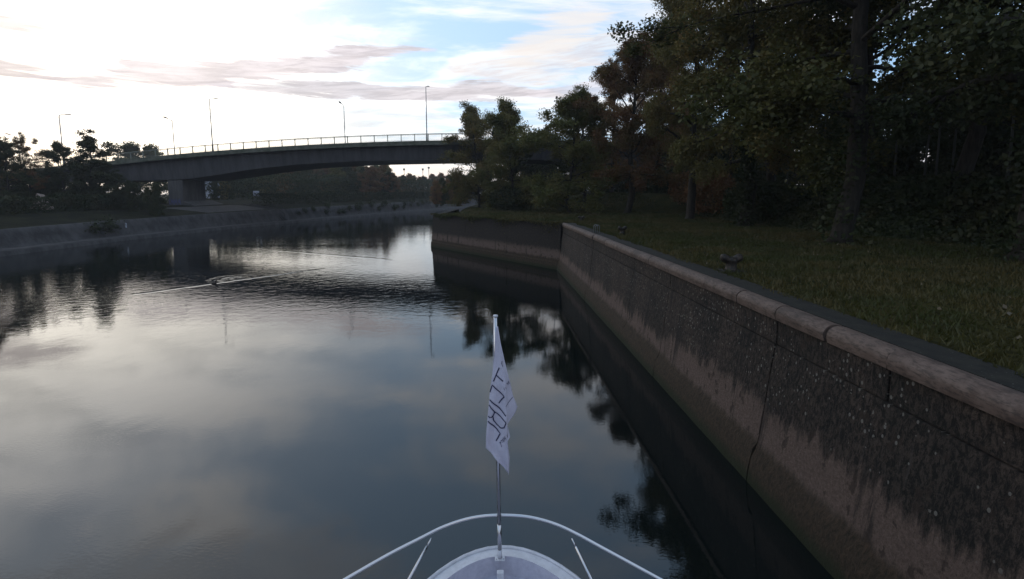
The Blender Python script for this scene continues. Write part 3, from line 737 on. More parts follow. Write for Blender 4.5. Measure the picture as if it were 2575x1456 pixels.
tr('bushy', 1432, 535, 3.2, 11.8, 'green tree with spreading crown standing in the open grass left of the rust-tinged one', GROVE, m=M_LEAF, rz=3.0, wide=1.15)
tr('bushy', 1290, 530, 3.2, 12.5, 'dense bushy green tree whose foliage reaches the grass near the bank corner', GROVE, m=M_LEAF, rz=0.3, wide=.95)
tr('bushy', 1205, 521, 3.2, 14.5, 'leafy tree with bare short trunk closest to the river point', GROVE, m=M_OLIVE, rz=1.3, wide=1.0)
# second row: taller trees behind
G2 = 'taller trees in the grove behind the first row'
for (kind, x, y, h, m, lab, wd) in (
    ('big2', 11, 50, 13.5, M_OLIVE, 'see-through pale green tree in front of the hidden bridge end', 1.1),
    ('bushy', 2.5, 66, 13, M_DARKLEAF, 'dark rounded tree between the river point and the bridge', 1.0),
    ('big2', 17, 60, 19, M_RUST, 'rust-brown crowned tree standing tall left of the grove peak', .8),
    ('big1', 20, 48, 20, M_RUST, 'reddish tall tree behind the thin pale trunk', .8),
    ('open', 20.5, 37, 18.5, M_LEAF, 'tall green tree peaking above the ivied trunk at the grove left shoulder', .8),
    ('open', 20.0, 30, 22, M_LEAF, 'tall thin-crowned tree with sky showing through its top branches', 1.1),
    ('open', 20, 23, 23, M_LEAF, 'tall tree behind the ivy-clad one, cut by the top of the frame', 1),
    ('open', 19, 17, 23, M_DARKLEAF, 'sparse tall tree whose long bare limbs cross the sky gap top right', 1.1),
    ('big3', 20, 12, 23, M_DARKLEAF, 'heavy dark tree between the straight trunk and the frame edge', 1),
):
    tree(kind, x, y, zr(x, y), h, lab, G2, m=m, wide=wd)
# the dark wood behind: alike trees that nothing tells apart
k = 0
for row, (x0, y0, x1, y1, n) in enumerate(((27, 6, 27, 62, 8), (36, 8, 30, 80, 8), (48, 14, 40, 95, 7), (6, 80, 40, 100, 7), (0, 100, 50, 120, 8))):
    for i in range(n):
        t = i / (n - 1); x = x0 + (x1 - x0) * t + rn.uniform(-1.5, 1.5); y = y0 + (y1 - y0) * t + rn.uniform(-2, 2)
        h = rn.uniform(8, 11) if x < 60 and y < 60 else rn.uniform(10, 13)
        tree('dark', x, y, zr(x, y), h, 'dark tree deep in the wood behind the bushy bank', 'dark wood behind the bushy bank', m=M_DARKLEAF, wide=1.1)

# slim young trunks seen above the bushy bank
pole_me = MB().tube([(0, 0, 0), (.02, 0, 2.2), (-.03, .02, 4.5), (.02, 0, 7)], [.06, .05, .04, .02], 6).mesh('trunk', mat('pale young bark', (.055, .058, .052), .8), True)
tw = MB(); r2 = random.Random(4)
for i in range(10):
    z = 3.5 + i * .34; a = r2.uniform(0, 6.28); L_ = r2.uniform(.5, 1.0)
    tw.tube([(0, 0, z), (math.cos(a) * L_ * .5, math.sin(a) * L_ * .5, z + .3), (math.cos(a) * L_, math.sin(a) * L_, z + .5)], [.015, .01, .004], 4, False)
tw_me = tw.mesh('branches', M_BARK)
young_cr = quads_mesh('crown', leaf_quads(np.array([3.5 * 0, 0, 5.6]) + np.random.default_rng(2).normal(size=(900, 3)) * np.array([.7, .7, .9]), .16, np.random.default_rng(3)), M_DARKLEAF)
for px in (1408, 1978, 2064, 2245, 2323, 2350, 2390, 2530):
    y = 50 if px == 1408 else min(40, (20.5 + px % 3) * 1100 / (px - 1230)); p = on_y(px, 470, y)
    root = empty('young_tree', (p.x, y, zr(p.x, y) - .05), rn.uniform(0, 6))
    link('trunk', pole_me, root); link('branches', tw_me, root); link('crown', young_cr, root)
    root.scale = (1, 1, .85) 
    tag(root, 'slim young tree with pale straight stem rising behind the bushy bank', 'tree', 'slim young stems behind the bushy bank')

# bushy bank: undergrowth over the embankment
def zr_np(x, y): return np.array([zr(a, b_) for a, b_ in zip(x, y)])
rgu = np.random.default_rng(21); n = 60000
ux = 15.0 + rgu.beta(1.5, 1.5, n) * 5.6; uy = rgu.uniform(5, 34, n)
lump = .9 + .5 * np.sin(ux * 1.9 + uy * .8) * np.sin(uy * 1.3 + 1) + .3 * np.sin(uy * 3.1 + ux)
env = np.clip((ux - 14.9) / 1.6, 0, 1) * np.clip((20.8 - ux) / 1.2, .15, 1)
uz = zr_np(ux, uy) + lump * env * .62 * np.sqrt(rgu.uniform(0, 1, n))
o = link('undergrowth', quads_mesh('undergrowth', leaf_quads(np.stack([ux, uy, uz], 1), .17, rgu), M_IVY))
tag(o, 'tangled dark bushes and ivy covering the bank behind the grove', 'undergrowth', kind='stuff')

def shrub(x, y, z, rx, ry, h, n, m, label, group, name='shrub', ls=.15, cat='shrub', seed=0):
    r_ = np.random.default_rng(seed + int(abs(x * 13 + y * 7))); root = empty(name, (x, y, z - .05))
    d = r_.normal(size=(n, 3)); d /= np.linalg.norm(d, axis=1, keepdims=True); rad = r_.uniform(.55, 1.03, (n, 1)) ** .6
    P = d * rad; P *= 1 + .16 * np.sin(P[:, :1] * 7 + seed) * np.cos(P[:, 1:2] * 6)
    P = P * np.array([rx, ry, h * .52]) + np.array([0, 0, h * .5]); P[:, 2] = np.maximum(P[:, 2], .02)
    st = MB()
    for i in range(5):
        a = i * 1.26; st.tube([(0.1 * math.cos(a), .1 * math.sin(a), 0), (rx * .3 * math.cos(a), ry * .3 * math.sin(a), h * .45), (rx * .6 * math.cos(a), ry * .6 * math.sin(a), h * .8)], [.05, .03, .01], 5)
    st.build('stems', M_BARK, root); link('foliage', quads_mesh('foliage', leaf_quads(P, ls, r_), m), root)
    return tag(root, label, cat, group)
SH = 'brown-green shrubs at the foot of the grove'
for i, (x, y, rx, ry, h, lab) in enumerate((
    (16.2, 30.5, 2.2, 2.6, 2.7, 'rounded brown-green shrub between the curving pale trunk and the ivied tree'),
    (17.2, 35.5, 2.3, 2.6, 2.9, 'rounded brown shrub behind the curving pale trunk, further back'),
    (15.8, 25.0, 1.8, 2.3, 2.2, 'low dark shrub directly behind the ivy-clad trunk'),
    (19.0, 43.0, 2.4, 3.0, 2.6, 'far dark shrub left of the short ivied trunk'))):
    shrub(x, y, zr(x, y), rx, ry, h, 6500, M_RUST if i in (0, 1) else M_IVY, lab, SH, seed=i)
p = on_z(1275, 530, 3.0)
shrub(p.x + .5, p.y + .5, 3.0, 2.6, 2.4, 2.6, 7000, M_DARKLEAF, 'dark shrub hugging the foot of the bushy tree near the bank corner', SH, seed=9)

for pts_, sd_, lb_ in (([(26, 4), (26, 34), (22, 60), (8, 76), (-1, 84)], 31, 'dark brambles under the wood at the back of the bank'),):
    V_ = hedge_quads([(a, b_, zr(a, b_)) for a, b_ in pts_], 1.6, 3.0, 30000, sd_)
    tag(link('brambles', quads_mesh('brambles', V_, M_DARKLEAF)), lb_, 'brambles', kind='stuff')
# grass blades near the quay, fallen leaves
def blades(n, x0, x1, y0, y1, hgt, seed):
    r_ = np.random.default_rng(seed); x = r_.uniform(x0, x1, n); y = y0 + (y1 - y0) * r_.uniform(0, 1, n) ** 1.5
    keepm = x > np.array([interp(v, R_EDGE) + .02 + .12 * math.sin(v * 2.3) * math.sin(v * .9 + 1) for v in y]); x, y = x[keepm], y[keepm]; n = len(x)
    z = zr_np(x, y); a = r_.uniform(0, 6.28, n); h = hgt * r_.uniform(.4, 1.3, n); wd = .012 + .0009 * y
    lean = r_.normal(size=(n, 2)) * .5 * h[:, None]
    b0 = np.stack([x - np.cos(a) * wd, y - np.sin(a) * wd, z - .02], 1); b1 = np.stack([x + np.cos(a) * wd, y + np.sin(a) * wd, z - .02], 1)
    t1 = np.stack([x + lean[:, 0] + np.cos(a) * wd * .2, y + lean[:, 1], z + h], 1); t0 = np.stack([x + lean[:, 0] - np.cos(a) * wd * .2, y + lean[:, 1], z + h], 1)
    return np.stack([b0, b1, t1, t0], 1)
o = link('grass', quads_mesh('grass', np.concatenate([blades(100000, 5.1, 17, 2, 34, .075, 1), blades(26000, -4.5, 16, 28, 56, .12, 2)]), M_BLADE))
tag(o, 'rough short grass growing on the bank above the quay wall', 'grass', kind='stuff')
r_ = np.random.default_rng(5); n = 420; x = r_.uniform(5.6, 16, n); y = r_.uniform(3, 30, n)
o = link('fallen_leaves', quads_mesh('fallen_leaves', leaf_quads(np.stack([x, y, zr_np(x, y) + .05], 1), .07, r_, 0), leaf_mat('dry leaves', (.10, .08, .05), (.15, .13, .10), (.07, .05, .02))))
tag(o, 'scattered dry autumn leaves lying in the grass', 'leaves', kind='stuff')
# weeds hanging over the cross wall
r_ = np.random.default_rng(6); n = 5000; t = r_.uniform(0, 1, n); d = (P1 - P0)
nv = Vector((d.y, -d.x, 0)).normalized(); nv = nv if nv.x < 0 else -nv
C = np.array(P0)[None] + t[:, None] * np.array(d)[None] + np.array(nv)[None] * r_.normal(.02, .16, n)[:, None]
C[:, 2] = 2.98 - r_.exponential(.10, n) * (1 + .9 * np.sin(t * 23)) + .06
o = link('overhanging_weeds', quads_mesh('weeds', leaf_quads(C, .10, r_), M_BLADE)); tag(o, 'weeds and moss hanging over the top of the cross wall', 'weeds', kind='stuff')

# ------------------------------------------------------------------ mooring gear on the bank
def bollard(px, py, label, s=1.0, rz=0.0):
    p = on_z(px, py, 3.0); root = empty('mooring_bollard', (p.x, p.y, zr(p.x, p.y)), rz); root.scale = (s, s, s)
    MB().box(-.26, .26, -.22, .22, -.05, .035).build('base_plate', M_PAVE, root, bevel=.01)
    MB().lathe([(.16, .03), (.135, .06), (.12, .14), (.12, .20), (.135, .25), (.14, .29), (.11, .33), (.04, .345)], n=16).build('post', M_IRON, root, smooth=True)
    for sx in (-1, 1):
        MB().tube([(sx * .04, 0, .24), (sx * .12, 0, .29), (sx * .19, 0, .325), (sx * .245, 0, .335), (sx * .265, 0, .335)], [.09, .095, .10, .075, .03], 10).build('horn', M_IRON, root, smooth=True)
    return tag(root, label, 'bollard', 'black mooring bollards along the quay edge')
bollard(1838, 680, 'large black double-horned bollard on a mossy pad, nearest the boat', 1.0)
bollard(1565, 588, 'small dark bollard in the grass beside the ladder hoop', .9, .4)
bollard(1462, 556, 'farthest dark bollard in the grass just behind the wall corner', .9, .2)
p = on_z(1517, 585, 3.0)
lad = tag(empty('quay_ladder', (4.95, p.y, 3.0)), 'pale curved ladder handle rising over the coping near the expansion joint', 'ladder')
for dy_ in (-.18, .18):
    MB().tube([(0, dy_, -.02)] + [(.09 - .09 * math.cos(a), dy_, .28 + .09 * math.sin(a)) for a in np.linspace(0, math.pi, 9)] + [(.18, dy_, -.02)], .018, 7).build('hoop', M_LAMP, lad, smooth=True)

# ------------------------------------------------------------------ left bank
LG = 'trees along the far left bank in front of the bridge'
lt = [
    ('bushy', -75, 52, 322, M_RUST, 'reddish full tree cut off at the far-left frame edge', 1.0),
    ('big3', 8, 50, 358, M_DARKLEAF, 'dark broad tree at the left frame edge', .9),
    ('open', 62, 57, 345, M_RUST, 'feathery half-bare tree with spiky top, second from left', .9),
    ('bushy', 150, 60, 365, M_DARKLEAF, 'dark rounded tree below the leftmost tall lamp', .85),
    ('slim', 220, 60, 342, M_DARKLEAF, 'narrow two-tiered tree rising highest on the far left bank', 1.3),
    ('bushy', 258, 62, 408, M_DARKLEAF, 'low dark bushy tree hiding the left end of the bridge girder', .8),
    ('round', 298, 108, 366, M_LEAF, 'umbrella-shaped round tree showing above the bridge ramp', 1.5),
    ('round', 382, 112, 374, M_LEAF, 'small round treetop just left of the far-side lamp', 1.1),
]
for kind, px, y, ty, m, lab, wd in lt:
    top = on_y(px, ty, y); zg = zl(interp(y, L_EDGE) - top.x, y)
    tree(kind, top.x, y, zg, (top.z - zg) * 1.1, lab, LG, m=m, wide=wd)
k = 0
for i in range(20):
    y = rn.uniform(48, 66); px = -60 + i * 25 + rn.uniform(-8, 8); y = 62 - abs(i - 8) * .3 + rn.uniform(-3, 3)
    ty = 418 + rn.uniform(0, 30) + (26 if i > 11 else 0); top = on_y(px, ty, y); zg = zl(interp(y, L_EDGE) - top.x, y)
    if px > 395: continue
    tree('dark', top.x, y, zg, top.z - zg, 'low dark tree in the thicket under the bridge ramp', 'dark thicket on the far left bank', m=M_DARKLEAF, wide=.8)
# hedge on the left bank
def hedge_run(pts, hw, h, n, label, name='hedge', m=M_IVY, seed=1):
    V = hedge_quads(pts, hw, h, n, seed)
    o = link(name, quads_mesh(name, V, m)); return tag(o, label, 'hedge')
hy = [(y, interp(y, L_EDGE) - 12.5, zl(12.5, y)) for y in (18, 30, 40, 50, 60)]
hedge_run([(x, y, z) for y, x, z in hy], .9, 1.6, 16000, 'dark clipped hedge on the left bank ending beside the bridge pier')
hy = [(y, interp(y, L_EDGE) - 8.5, zl(8.5, y)) for y in (79, 90, 100, 115, 135, 160)]
hedge_run([(x, y, z) for y, x, z in hy], 1.0, 1.7, 22000, 'long dark hedge on the far bank beyond the bridge', seed=2)

# apron of paving below the pier
def apron(y0, y1, d0, d1, name):
    mb = MB(); nn = 10
    for i in range(nn + 1):
        y = y0 + (y1 - y0) * i / nn; e = interp(y, L_EDGE)
        for d in (d0, 4.5, 6, 9, d1): mb.v.append((e - d, y, zl(d, y) + .012))
    for i in range(nn):
        for j in range(4): q = i * 5 + j; mb.f.append((q, q + 1, q + 6, q + 5))
    return tag(mb.build(name, M_QUAY), kind='structure')
apron(63.5, 76, 3.85, 16, 'paved_apron')
# steps with handrails down the left quay
yS = 76.0; eS = interp(yS, L_EDGE)
steps = tag(empty('stone_steps', (eS, yS, 0)), 'stone steps with dark handrails going down the far quay slope by the bridge', 'steps')
for i in range(9):
    d0 = 1.9 + i * .17; MB().box(-d0 - .2, -d0, -.8, .8, .30 + i * .19, .42 + (i + 1) * .19).build('step', M_QUAY, steps)
for sy in (-.95, .95):
    MB().tube([(-1.6, sy, .40), (-1.6, sy, 1.5), (-3.6, sy, 3.3), (-3.6, sy, 2.1)], .045, 6).build('handrail', M_DARKRAIL, steps)
    MB().tube([(-3.3, sy, 2.25), (-8.2, sy, 3.15)], .09, 4).build('side_kerb', M_CONC, steps)
# weeds rooted in the far quay slope
wm = quads_mesh('bush', leaf_quads(np.random.default_rng(4).normal(size=(260, 3)) * np.array([.28, .28, .30]) + np.array([0, 0, .35]), .16, np.random.default_rng(5)), M_IVY)
for i in range(34):
    y = 80 + i * 2.3 + rn.uniform(-1, 1); e = interp(y, L_EDGE); d = rn.uniform(2.2, 2.9)
    o = link('small_bush', wm); o.location = (e - d, y, zl(d, y) - .05); s_ = rn.uniform(.8, 1.8); o.scale = (s_, s_, s_ * rn.uniform(.7, 1.2)); o.rotation_euler = (0, 0, rn.uniform(0, 6))
    tag(o, 'small dark bush rooted in the sloping far quay', 'bush', 'small bushes on the far quay slope')
for px, py, y, s_, lab in ((405, 572, 48, 1.6, 'larger dark bush on the left quay slope below the hedge end'), (385, 575, 46.5, 1.2, 'smaller dark bush on the left quay slope, touching the larger bush')):
    e = interp(y, L_EDGE); o = link('small_bush', wm); o.location = (e - 2.4, y, .9); o.scale = (s_, s_, s_); tag(o, lab, 'bush')

# small pale things behind
def shed(px, py, y, wd, hh, label, rz=0.0, zb=None):
    p = on_y(px, py, y); zb = zl(interp(y, L_EDGE) - p.x, y) if zb is None else zb
    root = empty('small_building', (p.x, y, zb), rz)
    MB().box(-wd / 2, wd / 2, -2, 2, 0, hh).build('wall', M_WHITE, root)
    MB().add([(-wd / 2 - .2, -2.2, hh), (wd / 2 + .2, -2.2, hh), (wd / 2 + .2, 2.2, hh), (-wd / 2 - .2, 2.2, hh), (0, -2.2, hh + wd * .28), (0, 2.2, hh + wd * .28)],
             [(0, 1, 4), (3, 5, 2), (0, 4, 5, 3), (1, 2, 5, 4), (0, 3, 2, 1)]).build('roof', M_ROOF, root)
    f = MB().box(-.5, .5, -2.06, -2.003, hh * .35, hh * .75).build('window', M_GLASS, root)
    return tag(root, label, 'building')
shed(521, 470, 118, 4.2, 5.0, 'pale bluish building glimpsed just right of the bridge pier')
p = on_y(644, 480, 96); sg = tag(empty('notice_board', (p.x, 96, 2.9)), 'pale square notice board among the trees under the bridge', 'sign')
MB().box(-.6, .6, -.04, .04, 1.5, 2.6).build('board', M_WHITE, sg, bevel=.01); MB().box(.66, .74, -.05, .05, 0, 2.8).build('post', M_DARKRAIL, sg); MB().box(-.74, -.66, -.05, .05, 0, 2.8).build('post', M_DARKRAIL, sg)
p = on_y(313, 527, 50); sg = tag(empty('marker_post', (p.x, 50, zl(interp(50, L_EDGE) - p.x, 50) - .05)), 'small white marker post on the grass of the left bank', 'post')
MB().tube([(0, 0, 0), (0, 0, .42), (0, 0, .5)], [.07, .07, .035], 8).build('post', M_WHITE, sg)
p = on_y(101, 497, 54); tn = tag(empty('tent', (p.x, 54, zl(interp(54, L_EDGE) - p.x, 54) + .1), .3), 'little pale pointed tent behind the left bank hedge', 'tent')
MB().add([(-.8, -.6, 0), (.8, -.6, 0), (.8, .9, 0), (-.8, .9, 0), (0, -.5, 1.9), (0, .8, 1.7)], [(0, 1, 4), (3, 5, 2), (0, 4, 5, 3), (1, 2, 5, 4)]).build('canvas', mat('pale canvas', (.30, .24, .20), .9), tn)

# ------------------------------------------------------------------ trees beyond the bridge
FG = 'far trees on the bank beyond the bridge'
def far(px, ty, y, m, wd=1.0, kind='dark', lab=None):
    lab = lab or {M_DARKLEAF: 'dark green', M_RUST: 'rust brown', M_LEAF: 'mid green', M_OLIVE: 'olive'}[m] + (' tree in the hazy skyline far up the river' if y > 170 else ' tree in the belt of trees beyond the bridge')
    top = on_y(px, ty, y); e = interp(y, L_EDGE); d = e - top.x
    zg = zl(max(d, 4), y) if d > 0 else 2.5
    return tree(kind, top.x, y, zg, top.z - zg, lab, FG, m=m, wide=wd)
for i in range(38):
    px = 505 + i * 13 + rn.uniform(-6, 6); y = 128 + rn.uniform(0, 34); 
    ty = 416 - (i / 38) * 9 + rn.uniform(-6, 8)
    if px > 900: ty = 411 + rn.uniform(0, 9)
    if px > 975: ty = 430 + rn.uniform(0, 6)
    far(px, ty, y, (M_DARKLEAF, M_RUST, M_LEAF, M_OLIVE)[i % 4], 1.25)
V_ = hedge_quads([(interp(y, L_EDGE) - d_, y, zl(d_, y)) for y, d_ in ((84, 45), (100, 32), (120, 28), (150, 26), (190, 26), (230, 30))], 2.5, 5.5, 40000, 41, .35)
tag(link('thicket', quads_mesh('thicket', V_, M_DARKLEAF)), 'dark thicket growing under the far trees beyond the bridge', 'thicket', kind='stuff')
far(965, 407, 135, M_RUST, .8, 'round', 'taller rounded far tree nearly touching the underside of the bridge')
for i in range(16):
    px = 985 + i * 14 + rn.uniform(-4, 4); far(px, 438 + rn.uniform(-5, 6), 175 + rn.uniform(0, 45), (M_DARKLEAF, M_RUST)[i % 2], 1.2)
for i in range(10):
    px = 1040 + i * 14; far(px, 452 + rn.uniform(-5, 6) - i * 1.5, 95 + i * 2, (M_RUST, M_DARKLEAF)[i % 2], .9) if i > 3 else None
for px_, ty_, y_, m_ in ((538, 446, 96, M_DARKLEAF), (556, 438, 102, M_OLIVE), (574, 430, 106, M_DARKLEAF)): far(px_, ty_, y_, m_, .75)
# far masts in the gap
for px, ty in ((1016, 424), (1063, 424), (1078, 420)):
    p = on_y(px, ty, 240); root = tag(empty('far_mast', (p.x, 240, 2.5)), 'thin distant mast in the sky gap under the bridge', 'mast', 'distant masts under the bridge')
    MB().tube([(0, 0, 0), (0, 0, p.z - 2.5)], [.22, .12], 6).build('pole', M_LAMP, root); MB().box(-.5, .5, -.2, .2, p.z - 3.4, p.z - 2.4).build('head', M_LAMP, root)

# duck on the water
p = on_z(538, 713, 0)
duck = tag(empty('duck', (p.x, p.y, 0), -.3), 'small dark duck swimming at the start of its wake', 'duck')
MB().lathe([(.01, -.05), (.11, -.02), (.14, .04), (.12, .10), (.04, .14), (.005, .15)], n=12).build('body', M_FEATHER, duck, smooth=True).scale = (1.7, 1, 1)
duck.scale = (.7, .7, .7)
MB().tube([(.16, 0, .08), (.20, 0, .18), (.21, 0, .24), (.26, 0, .25), (.33, 0, .235)], [.05, .035, .05, .045, .012], 8).build('head', M_FEATHER, duck, smooth=True)

# ------------------------------------------------------------------ the boat's bow
BX = .08; BT = 3.74; BZ = 1.54
boat = tag(empty('boat', (BX, 1.0, BZ)), 'white boat bow with steel pulpit rail pointing up the river', 'boat')
bo = Vector((-BX, -1.0, -BZ))
def halfw(y, k=1.10, tip=BT): return k * math.sqrt(max(0, tip - y)) * (1 - .05 * (tip - y)) if tip - y < 8 else 1.8
ysb = [BT - (i / 26) ** 2 * 6.5 for i in range(27)]
def outline(k, tip, z, sheer=0.0): return [(BX + sgn * halfw(y, k, tip), y, z) for sgn, seq in ((-1, reversed([v for v in ysb if v <= tip])), (1, [v for v in ysb if v <= tip][1:])) for y in seq]
tipi = BT - .11
yin = [tipi - (i / 26) ** 2 * 6.3 for i in range(27)]
yout = ysb
def ring(yl, k, tip, z):
    L_ = [(BX - halfw(y, k, tip), y, z) for y in reversed(yl)]; R_ = [(BX + halfw(y, k, tip), y, z) for y in yl[1:]]
    return L_ + R_
O = ring(yout, 1.10, BT, BZ); I = ring(yin, 1.0, tipi, BZ + .012)
def strip(mb, A, B):
    k = len(mb.v); mb.v += A + B; n_ = len(A)
    for i in range(n_ - 1): mb.f.append((k + i, k + i + 1, k + n_ + i + 1, k + n_ + i))
mb = MB(); strip(mb, O, I); local(mb, bo).build('gunwale', M_GEL, boat, smooth=True)
mb = MB(); O2 = [(x, y, z - .035) for x, y, z in ring(yout, 1.115, BT + .012, BZ)]; strip(mb, O, O2)
O3 = ring([y for y in yout], 1.085, BT - .03, BZ - .10); strip(mb, O2, O3)
O4 = ring(yout, .80, BT - .55, -.4); strip(mb, O3, O4); local(mb, bo).build('hull', M_GEL, boat, smooth=True)
mb = MB(); tube_pts = [(x, y, z + .004) for x, y, z in O]; mb.tube(tube_pts, .016, 6); local(mb, bo).build('toe_rail', M_GEL, boat, smooth=True)
I2 = ring(yin, .97, tipi - .015, BZ - .16); mb = MB(); strip(mb, I, I2); local(mb, bo).build('inner_coaming', M_DECK, boat, smooth=True)
mb = MB(); mb.v = I2; n_ = len(I2)
mb.f = [(i, i + 1, n_ - 2 - i, n_ - 1 - i) for i in range(n_ // 2 - 1)] + [(n_ // 2 - 1, n_ // 2, n_ // 2 + 1)]
local(mb, bo).build('foredeck', M_DECK, boat)
MB().box(-.03, .03, 3.46, 3.50, BZ - .155, BZ + .0, M=lambda v: v + Vector((BX, 0, 0)) + bo).build('cleat_block', M_GEL, boat, bevel=.006)
# pulpit rail
rp = [on_z(a, b_, 1.9) for a, b_ in ((700, 1556), (870, 1456), (980, 1393), (1060, 1352), (1110, 1327), (1160, 1309), (1205, 1299), (1250, 1295.5), (1305, 1297), (1350, 1304), (1400, 1319), (1450, 1342), (1520, 1380), (1660, 1456), (1850, 1560))]
def smooth_pts(P, k=5):
    out = []
    for i in range(len(P) - 1):
        a, b_, c, d = P[max(i - 1, 0)], P[i], P[i + 1], P[min(i + 2, len(P) - 1)]
        for j in range(k):
            t = j / k; out.append(.5 * ((2 * b_) + (c - a) * t + (2 * a - 5 * b_ + 4 * c - d) * t * t + (3 * b_ - a - 3 * c + d) * t ** 3))
    return out + [P[-1]]
rs = smooth_pts(rp); first, last = rs[0], rs[-1]
rs = [first + Vector((-.6, -1.6, 0))] + rs + [last + Vector((.6, -1.6, 0))]
local(MB().tube(rs, .0135, 10), bo).build('pulpit_rail', M_STEEL, boat, smooth=True)
for (a, b_, c, d) in ((1085, 1353, 985, 1535), (1438, 1354, 1525, 1535)):
    A = on_z(a, b_, 1.888); B = on_z(c, d, BZ + .01); mid = A.lerp(B, .12)
    st = local(MB().tube([mid, B], .012, 8), bo).build('stanchion', M_STEEL, boat, smooth=True)
    local(MB().tube([A, mid], .007, 8), bo).build('stanchion_pin', M_STEEL, st, smooth=True)
# flagpole
base = on_y(1257, 1410, 3.6); base.z = BZ + .012; ptop = on_y(1246, 796, 3.52); lo = on_y(1255.5, 1318, 3.59)
rot = lambda v: v
fp = empty('flagpole', base + bo); fp.parent = boat; fo = -base
def L(v): return Vector(v) + fo
MB().box(-.045, .045, -.03, .03, 0, .012).build('base_flange', M_GEL, fp, bevel=.003)
MB().tube([(0, 0, .012), L(base.lerp(lo, .28))], [.022, .020], 12).build('base_socket', M_GEL, fp, smooth=True)
MB().tube([L(base.lerp(lo, .26)), L(lo)], .0185, 12).build('sleeve', M_STEEL, fp, smooth=True)
MB().tube([L(lo) - Vector((0, 0, .02)), L(ptop)], [.016, .0165], 12).build('pole', M_STEEL, fp, smooth=True)
MB().tube([L(ptop), L(ptop) + Vector((0, 0, .012))], [.021, .020], 12).build('cap', M_GEL, fp, smooth=True)
for sx in (-1, 1): MB().lathe([(.006, 0), (.006, .004), (.002, .006)], c=(sx * .034, -.018, .012), n=8).build('bolt', M_STEEL, fp)
# flag: u,v are cloth outline coordinates measured once, mapped onto a hanging sheet at its real size
def uv2w(u, v, dy_=0.0):
    px = (1230 + u / 3.465) / 1.0439; py = (820 + v / 3.465) / 1.0439
    p = on_y(px, py, 3.50); return p + Vector((0, fold(u, v) + dy_, 0))
VL = [(128, 250), (250, 240), (400, 233), (560, 214), (740, 190), (900, 176), (1100, 159), (1215, 158), (1320, 250), (1425, 346), (1436, 356)]
VR = [(128, 268), (270, 291), (440, 330), (620, 375), (760, 405), (870, 447), (920, 430), (965, 385), (995, 350), (1060, 365), (1118, 378), (1135, 352), (1300, 372), (1425, 364), (1436, 362)]
def crease(v): return interp(v, [(128, 259), (270, 280), (440, 312), (620, 330), (760, 336), (960, 342), (1000, 346), (1436, 361)])
def fold(u, v):
    l = interp(v, VL); c = crease(v); k = min(1, (v - 128) / 500)
    if u <= c:
        t = (u - l) / max(1, c - l); return k * (-.030 + .022 * math.sin(math.pi * min(1, max(0, t))) * 1.0 - .035 * t + .010 * math.sin(u * .045 + v * .009) + .004 * math.sin(v * .021 - u * .03))
    t = (u - c) / max(1, 95); return k * (-.065 + .09 * t ** .7 + .008 * math.sin(v * .02))
mb = MB(); vs = list(np.linspace(128, 1436, 66)); nu = 18
for v in vs:
    l, r_e = interp(v, VL), interp(v, VR); c = min(max(crease(v), l), r_e)
    cols = list(np.linspace(l, c, 11)) + list(np.linspace(c, r_e, 9))[1:]
    for u in cols: mb.v.append(tuple(uv2w(u, v)))
nc = 19
for i in range(len(vs) - 1):
    for j in range(nc - 1): q = i * nc + j; mb.f.append((q, q + 1, q + nc + 1, q + nc))
org = uv2w(258, 130)
flag = local(mb, -org).build('flag', M_CLOTH, smooth=True); flag.location = org
sol = flag.modifiers.new('thickness', 'SOLIDIFY'); sol.thickness = .0015; sol.offset = 1
tag(flag, 'limp white flag with dark blue lettering hanging on the bow flagpole', 'flag')
def stroke(mb, pts, wd):
    P = []
    for a, b_ in zip(pts[:-1], pts[1:]):
        n_ = max(1, int(math.hypot(b_[0] - a[0], b_[1] - a[1]) / 14)); P += [(a[0] + (b_[0] - a[0]) * i / n_, a[1] + (b_[1] - a[1]) * i / n_) for i in range(n_)]
    P.append(pts[-1]); k = len(mb.v)
    for i, p_ in enumerate(P):
        a = P[max(0, i - 1)]; b_ = P[min(len(P) - 1, i + 1)]; d = (b_[0] - a[0], b_[1] - a[1]); L_ = math.hypot(*d) or 1; nx, ny = -d[1] / L_ * wd / 2, d[0] / L_ * wd / 2
        mb.v += [tuple(uv2w(p_[0] + nx, p_[1] + ny, -.0045)), tuple(uv2w(p_[0] - nx, p_[1] - ny, -.0045))]
    for i in range(len(P) - 1): q = k + i * 2; mb.f.append((q, q + 1, q + 3, q + 2))
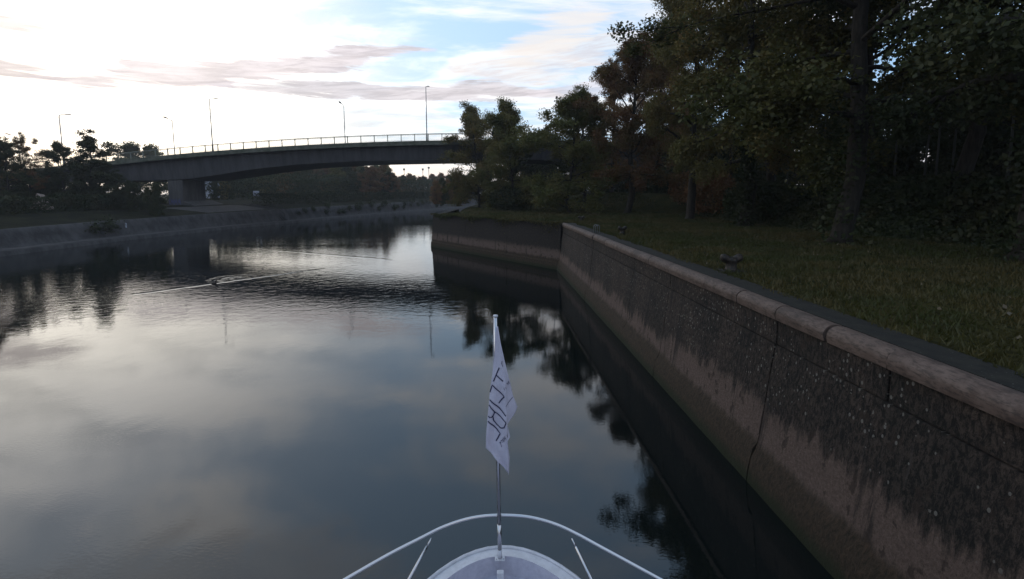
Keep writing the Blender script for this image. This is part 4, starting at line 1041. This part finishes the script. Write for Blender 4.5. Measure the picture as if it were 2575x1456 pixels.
LET = {
 'T': ([[(278, 490), (225, 615)], [(250, 555), (312, 606)]], 9),
 'U': ([[(195, 712), (214, 648), (322, 742), (274, 814)]], 9),
 'I': ([[(190, 776), (336, 905)]], 10),
 'R': ([[(184, 822), (237, 888), (338, 962)], [(180, 922), (190, 938), (208, 938), (228, 915), (238, 888)], [(236, 892), (221, 930), (228, 970), (255, 1008), (290, 1028), (320, 1012), (338, 962)]], 9),
 'L': ([[(175, 968), (286, 1080), (250, 1152)]], 9),
 'accent': ([[(303, 425), (300, 450), (309, 474)]], 5),
 'PO': ([[(345, 628), (365, 622), (362, 640), (345, 628)], [(360, 610), (372, 640)], [(318, 660), (325, 680), (340, 672), (335, 655)]], 4),
 'dash': ([[(338, 822), (372, 792), (404, 772)]], 5),
 'FAHRT': ([[(338, 1082), (352, 1070), (352, 1100)], [(322, 1094), (340, 1122)], [(311, 1104), (329, 1132)], [(331, 1106), (320, 1120)], [(305, 1118), (322, 1142)], [(322, 1142), (304, 1150), (300, 1134), (314, 1128)], [(300, 1136), (290, 1140)], [(284, 1148), (300, 1192)], [(280, 1160), (294, 1148)]], 4),
}
for nme, (sts, wd) in LET.items():
    mb = MB()
    for s_ in sts: stroke(mb, s_, wd)
    local(mb, -org).build('lettering', M_INK, flag)
hal = on_y(1241.5, 800, 3.50); hal2 = on_y(1240, 925, 3.50)
MB().tube([(0, 0, 0), tuple(hal2 - hal)], .003, 5).build('halyard', M_GEL).location = hal
tag(bpy.data.objects['halyard'], 'thin pale halyard line running down beside the top of the flagpole', 'rope')

# ------------------------------------------------------------------ thin morning haze over the river
hz_m = bpy.data.materials.new('haze'); hz_m.use_nodes = True; hn = NT(hz_m.node_tree); hn.n.clear()
hv = hn.node('ShaderNodeVolumePrincipled'); hv.inputs['Color'].default_value = (.86, .88, .95, 1); hv.inputs['Density'].default_value = .00042; hv.inputs['Anisotropy'].default_value = .2
hn.l.new(hv.outputs[0], hn.node('ShaderNodeOutputMaterial').inputs['Volume'])
hb = MB().box(-2300, 2300, -1600, 2700, -3.6, 34).build('haze', hz_m); hb['kind'] = 'stuff'; hb['label'] = 'thin bluish morning haze hanging over the river and far bank'
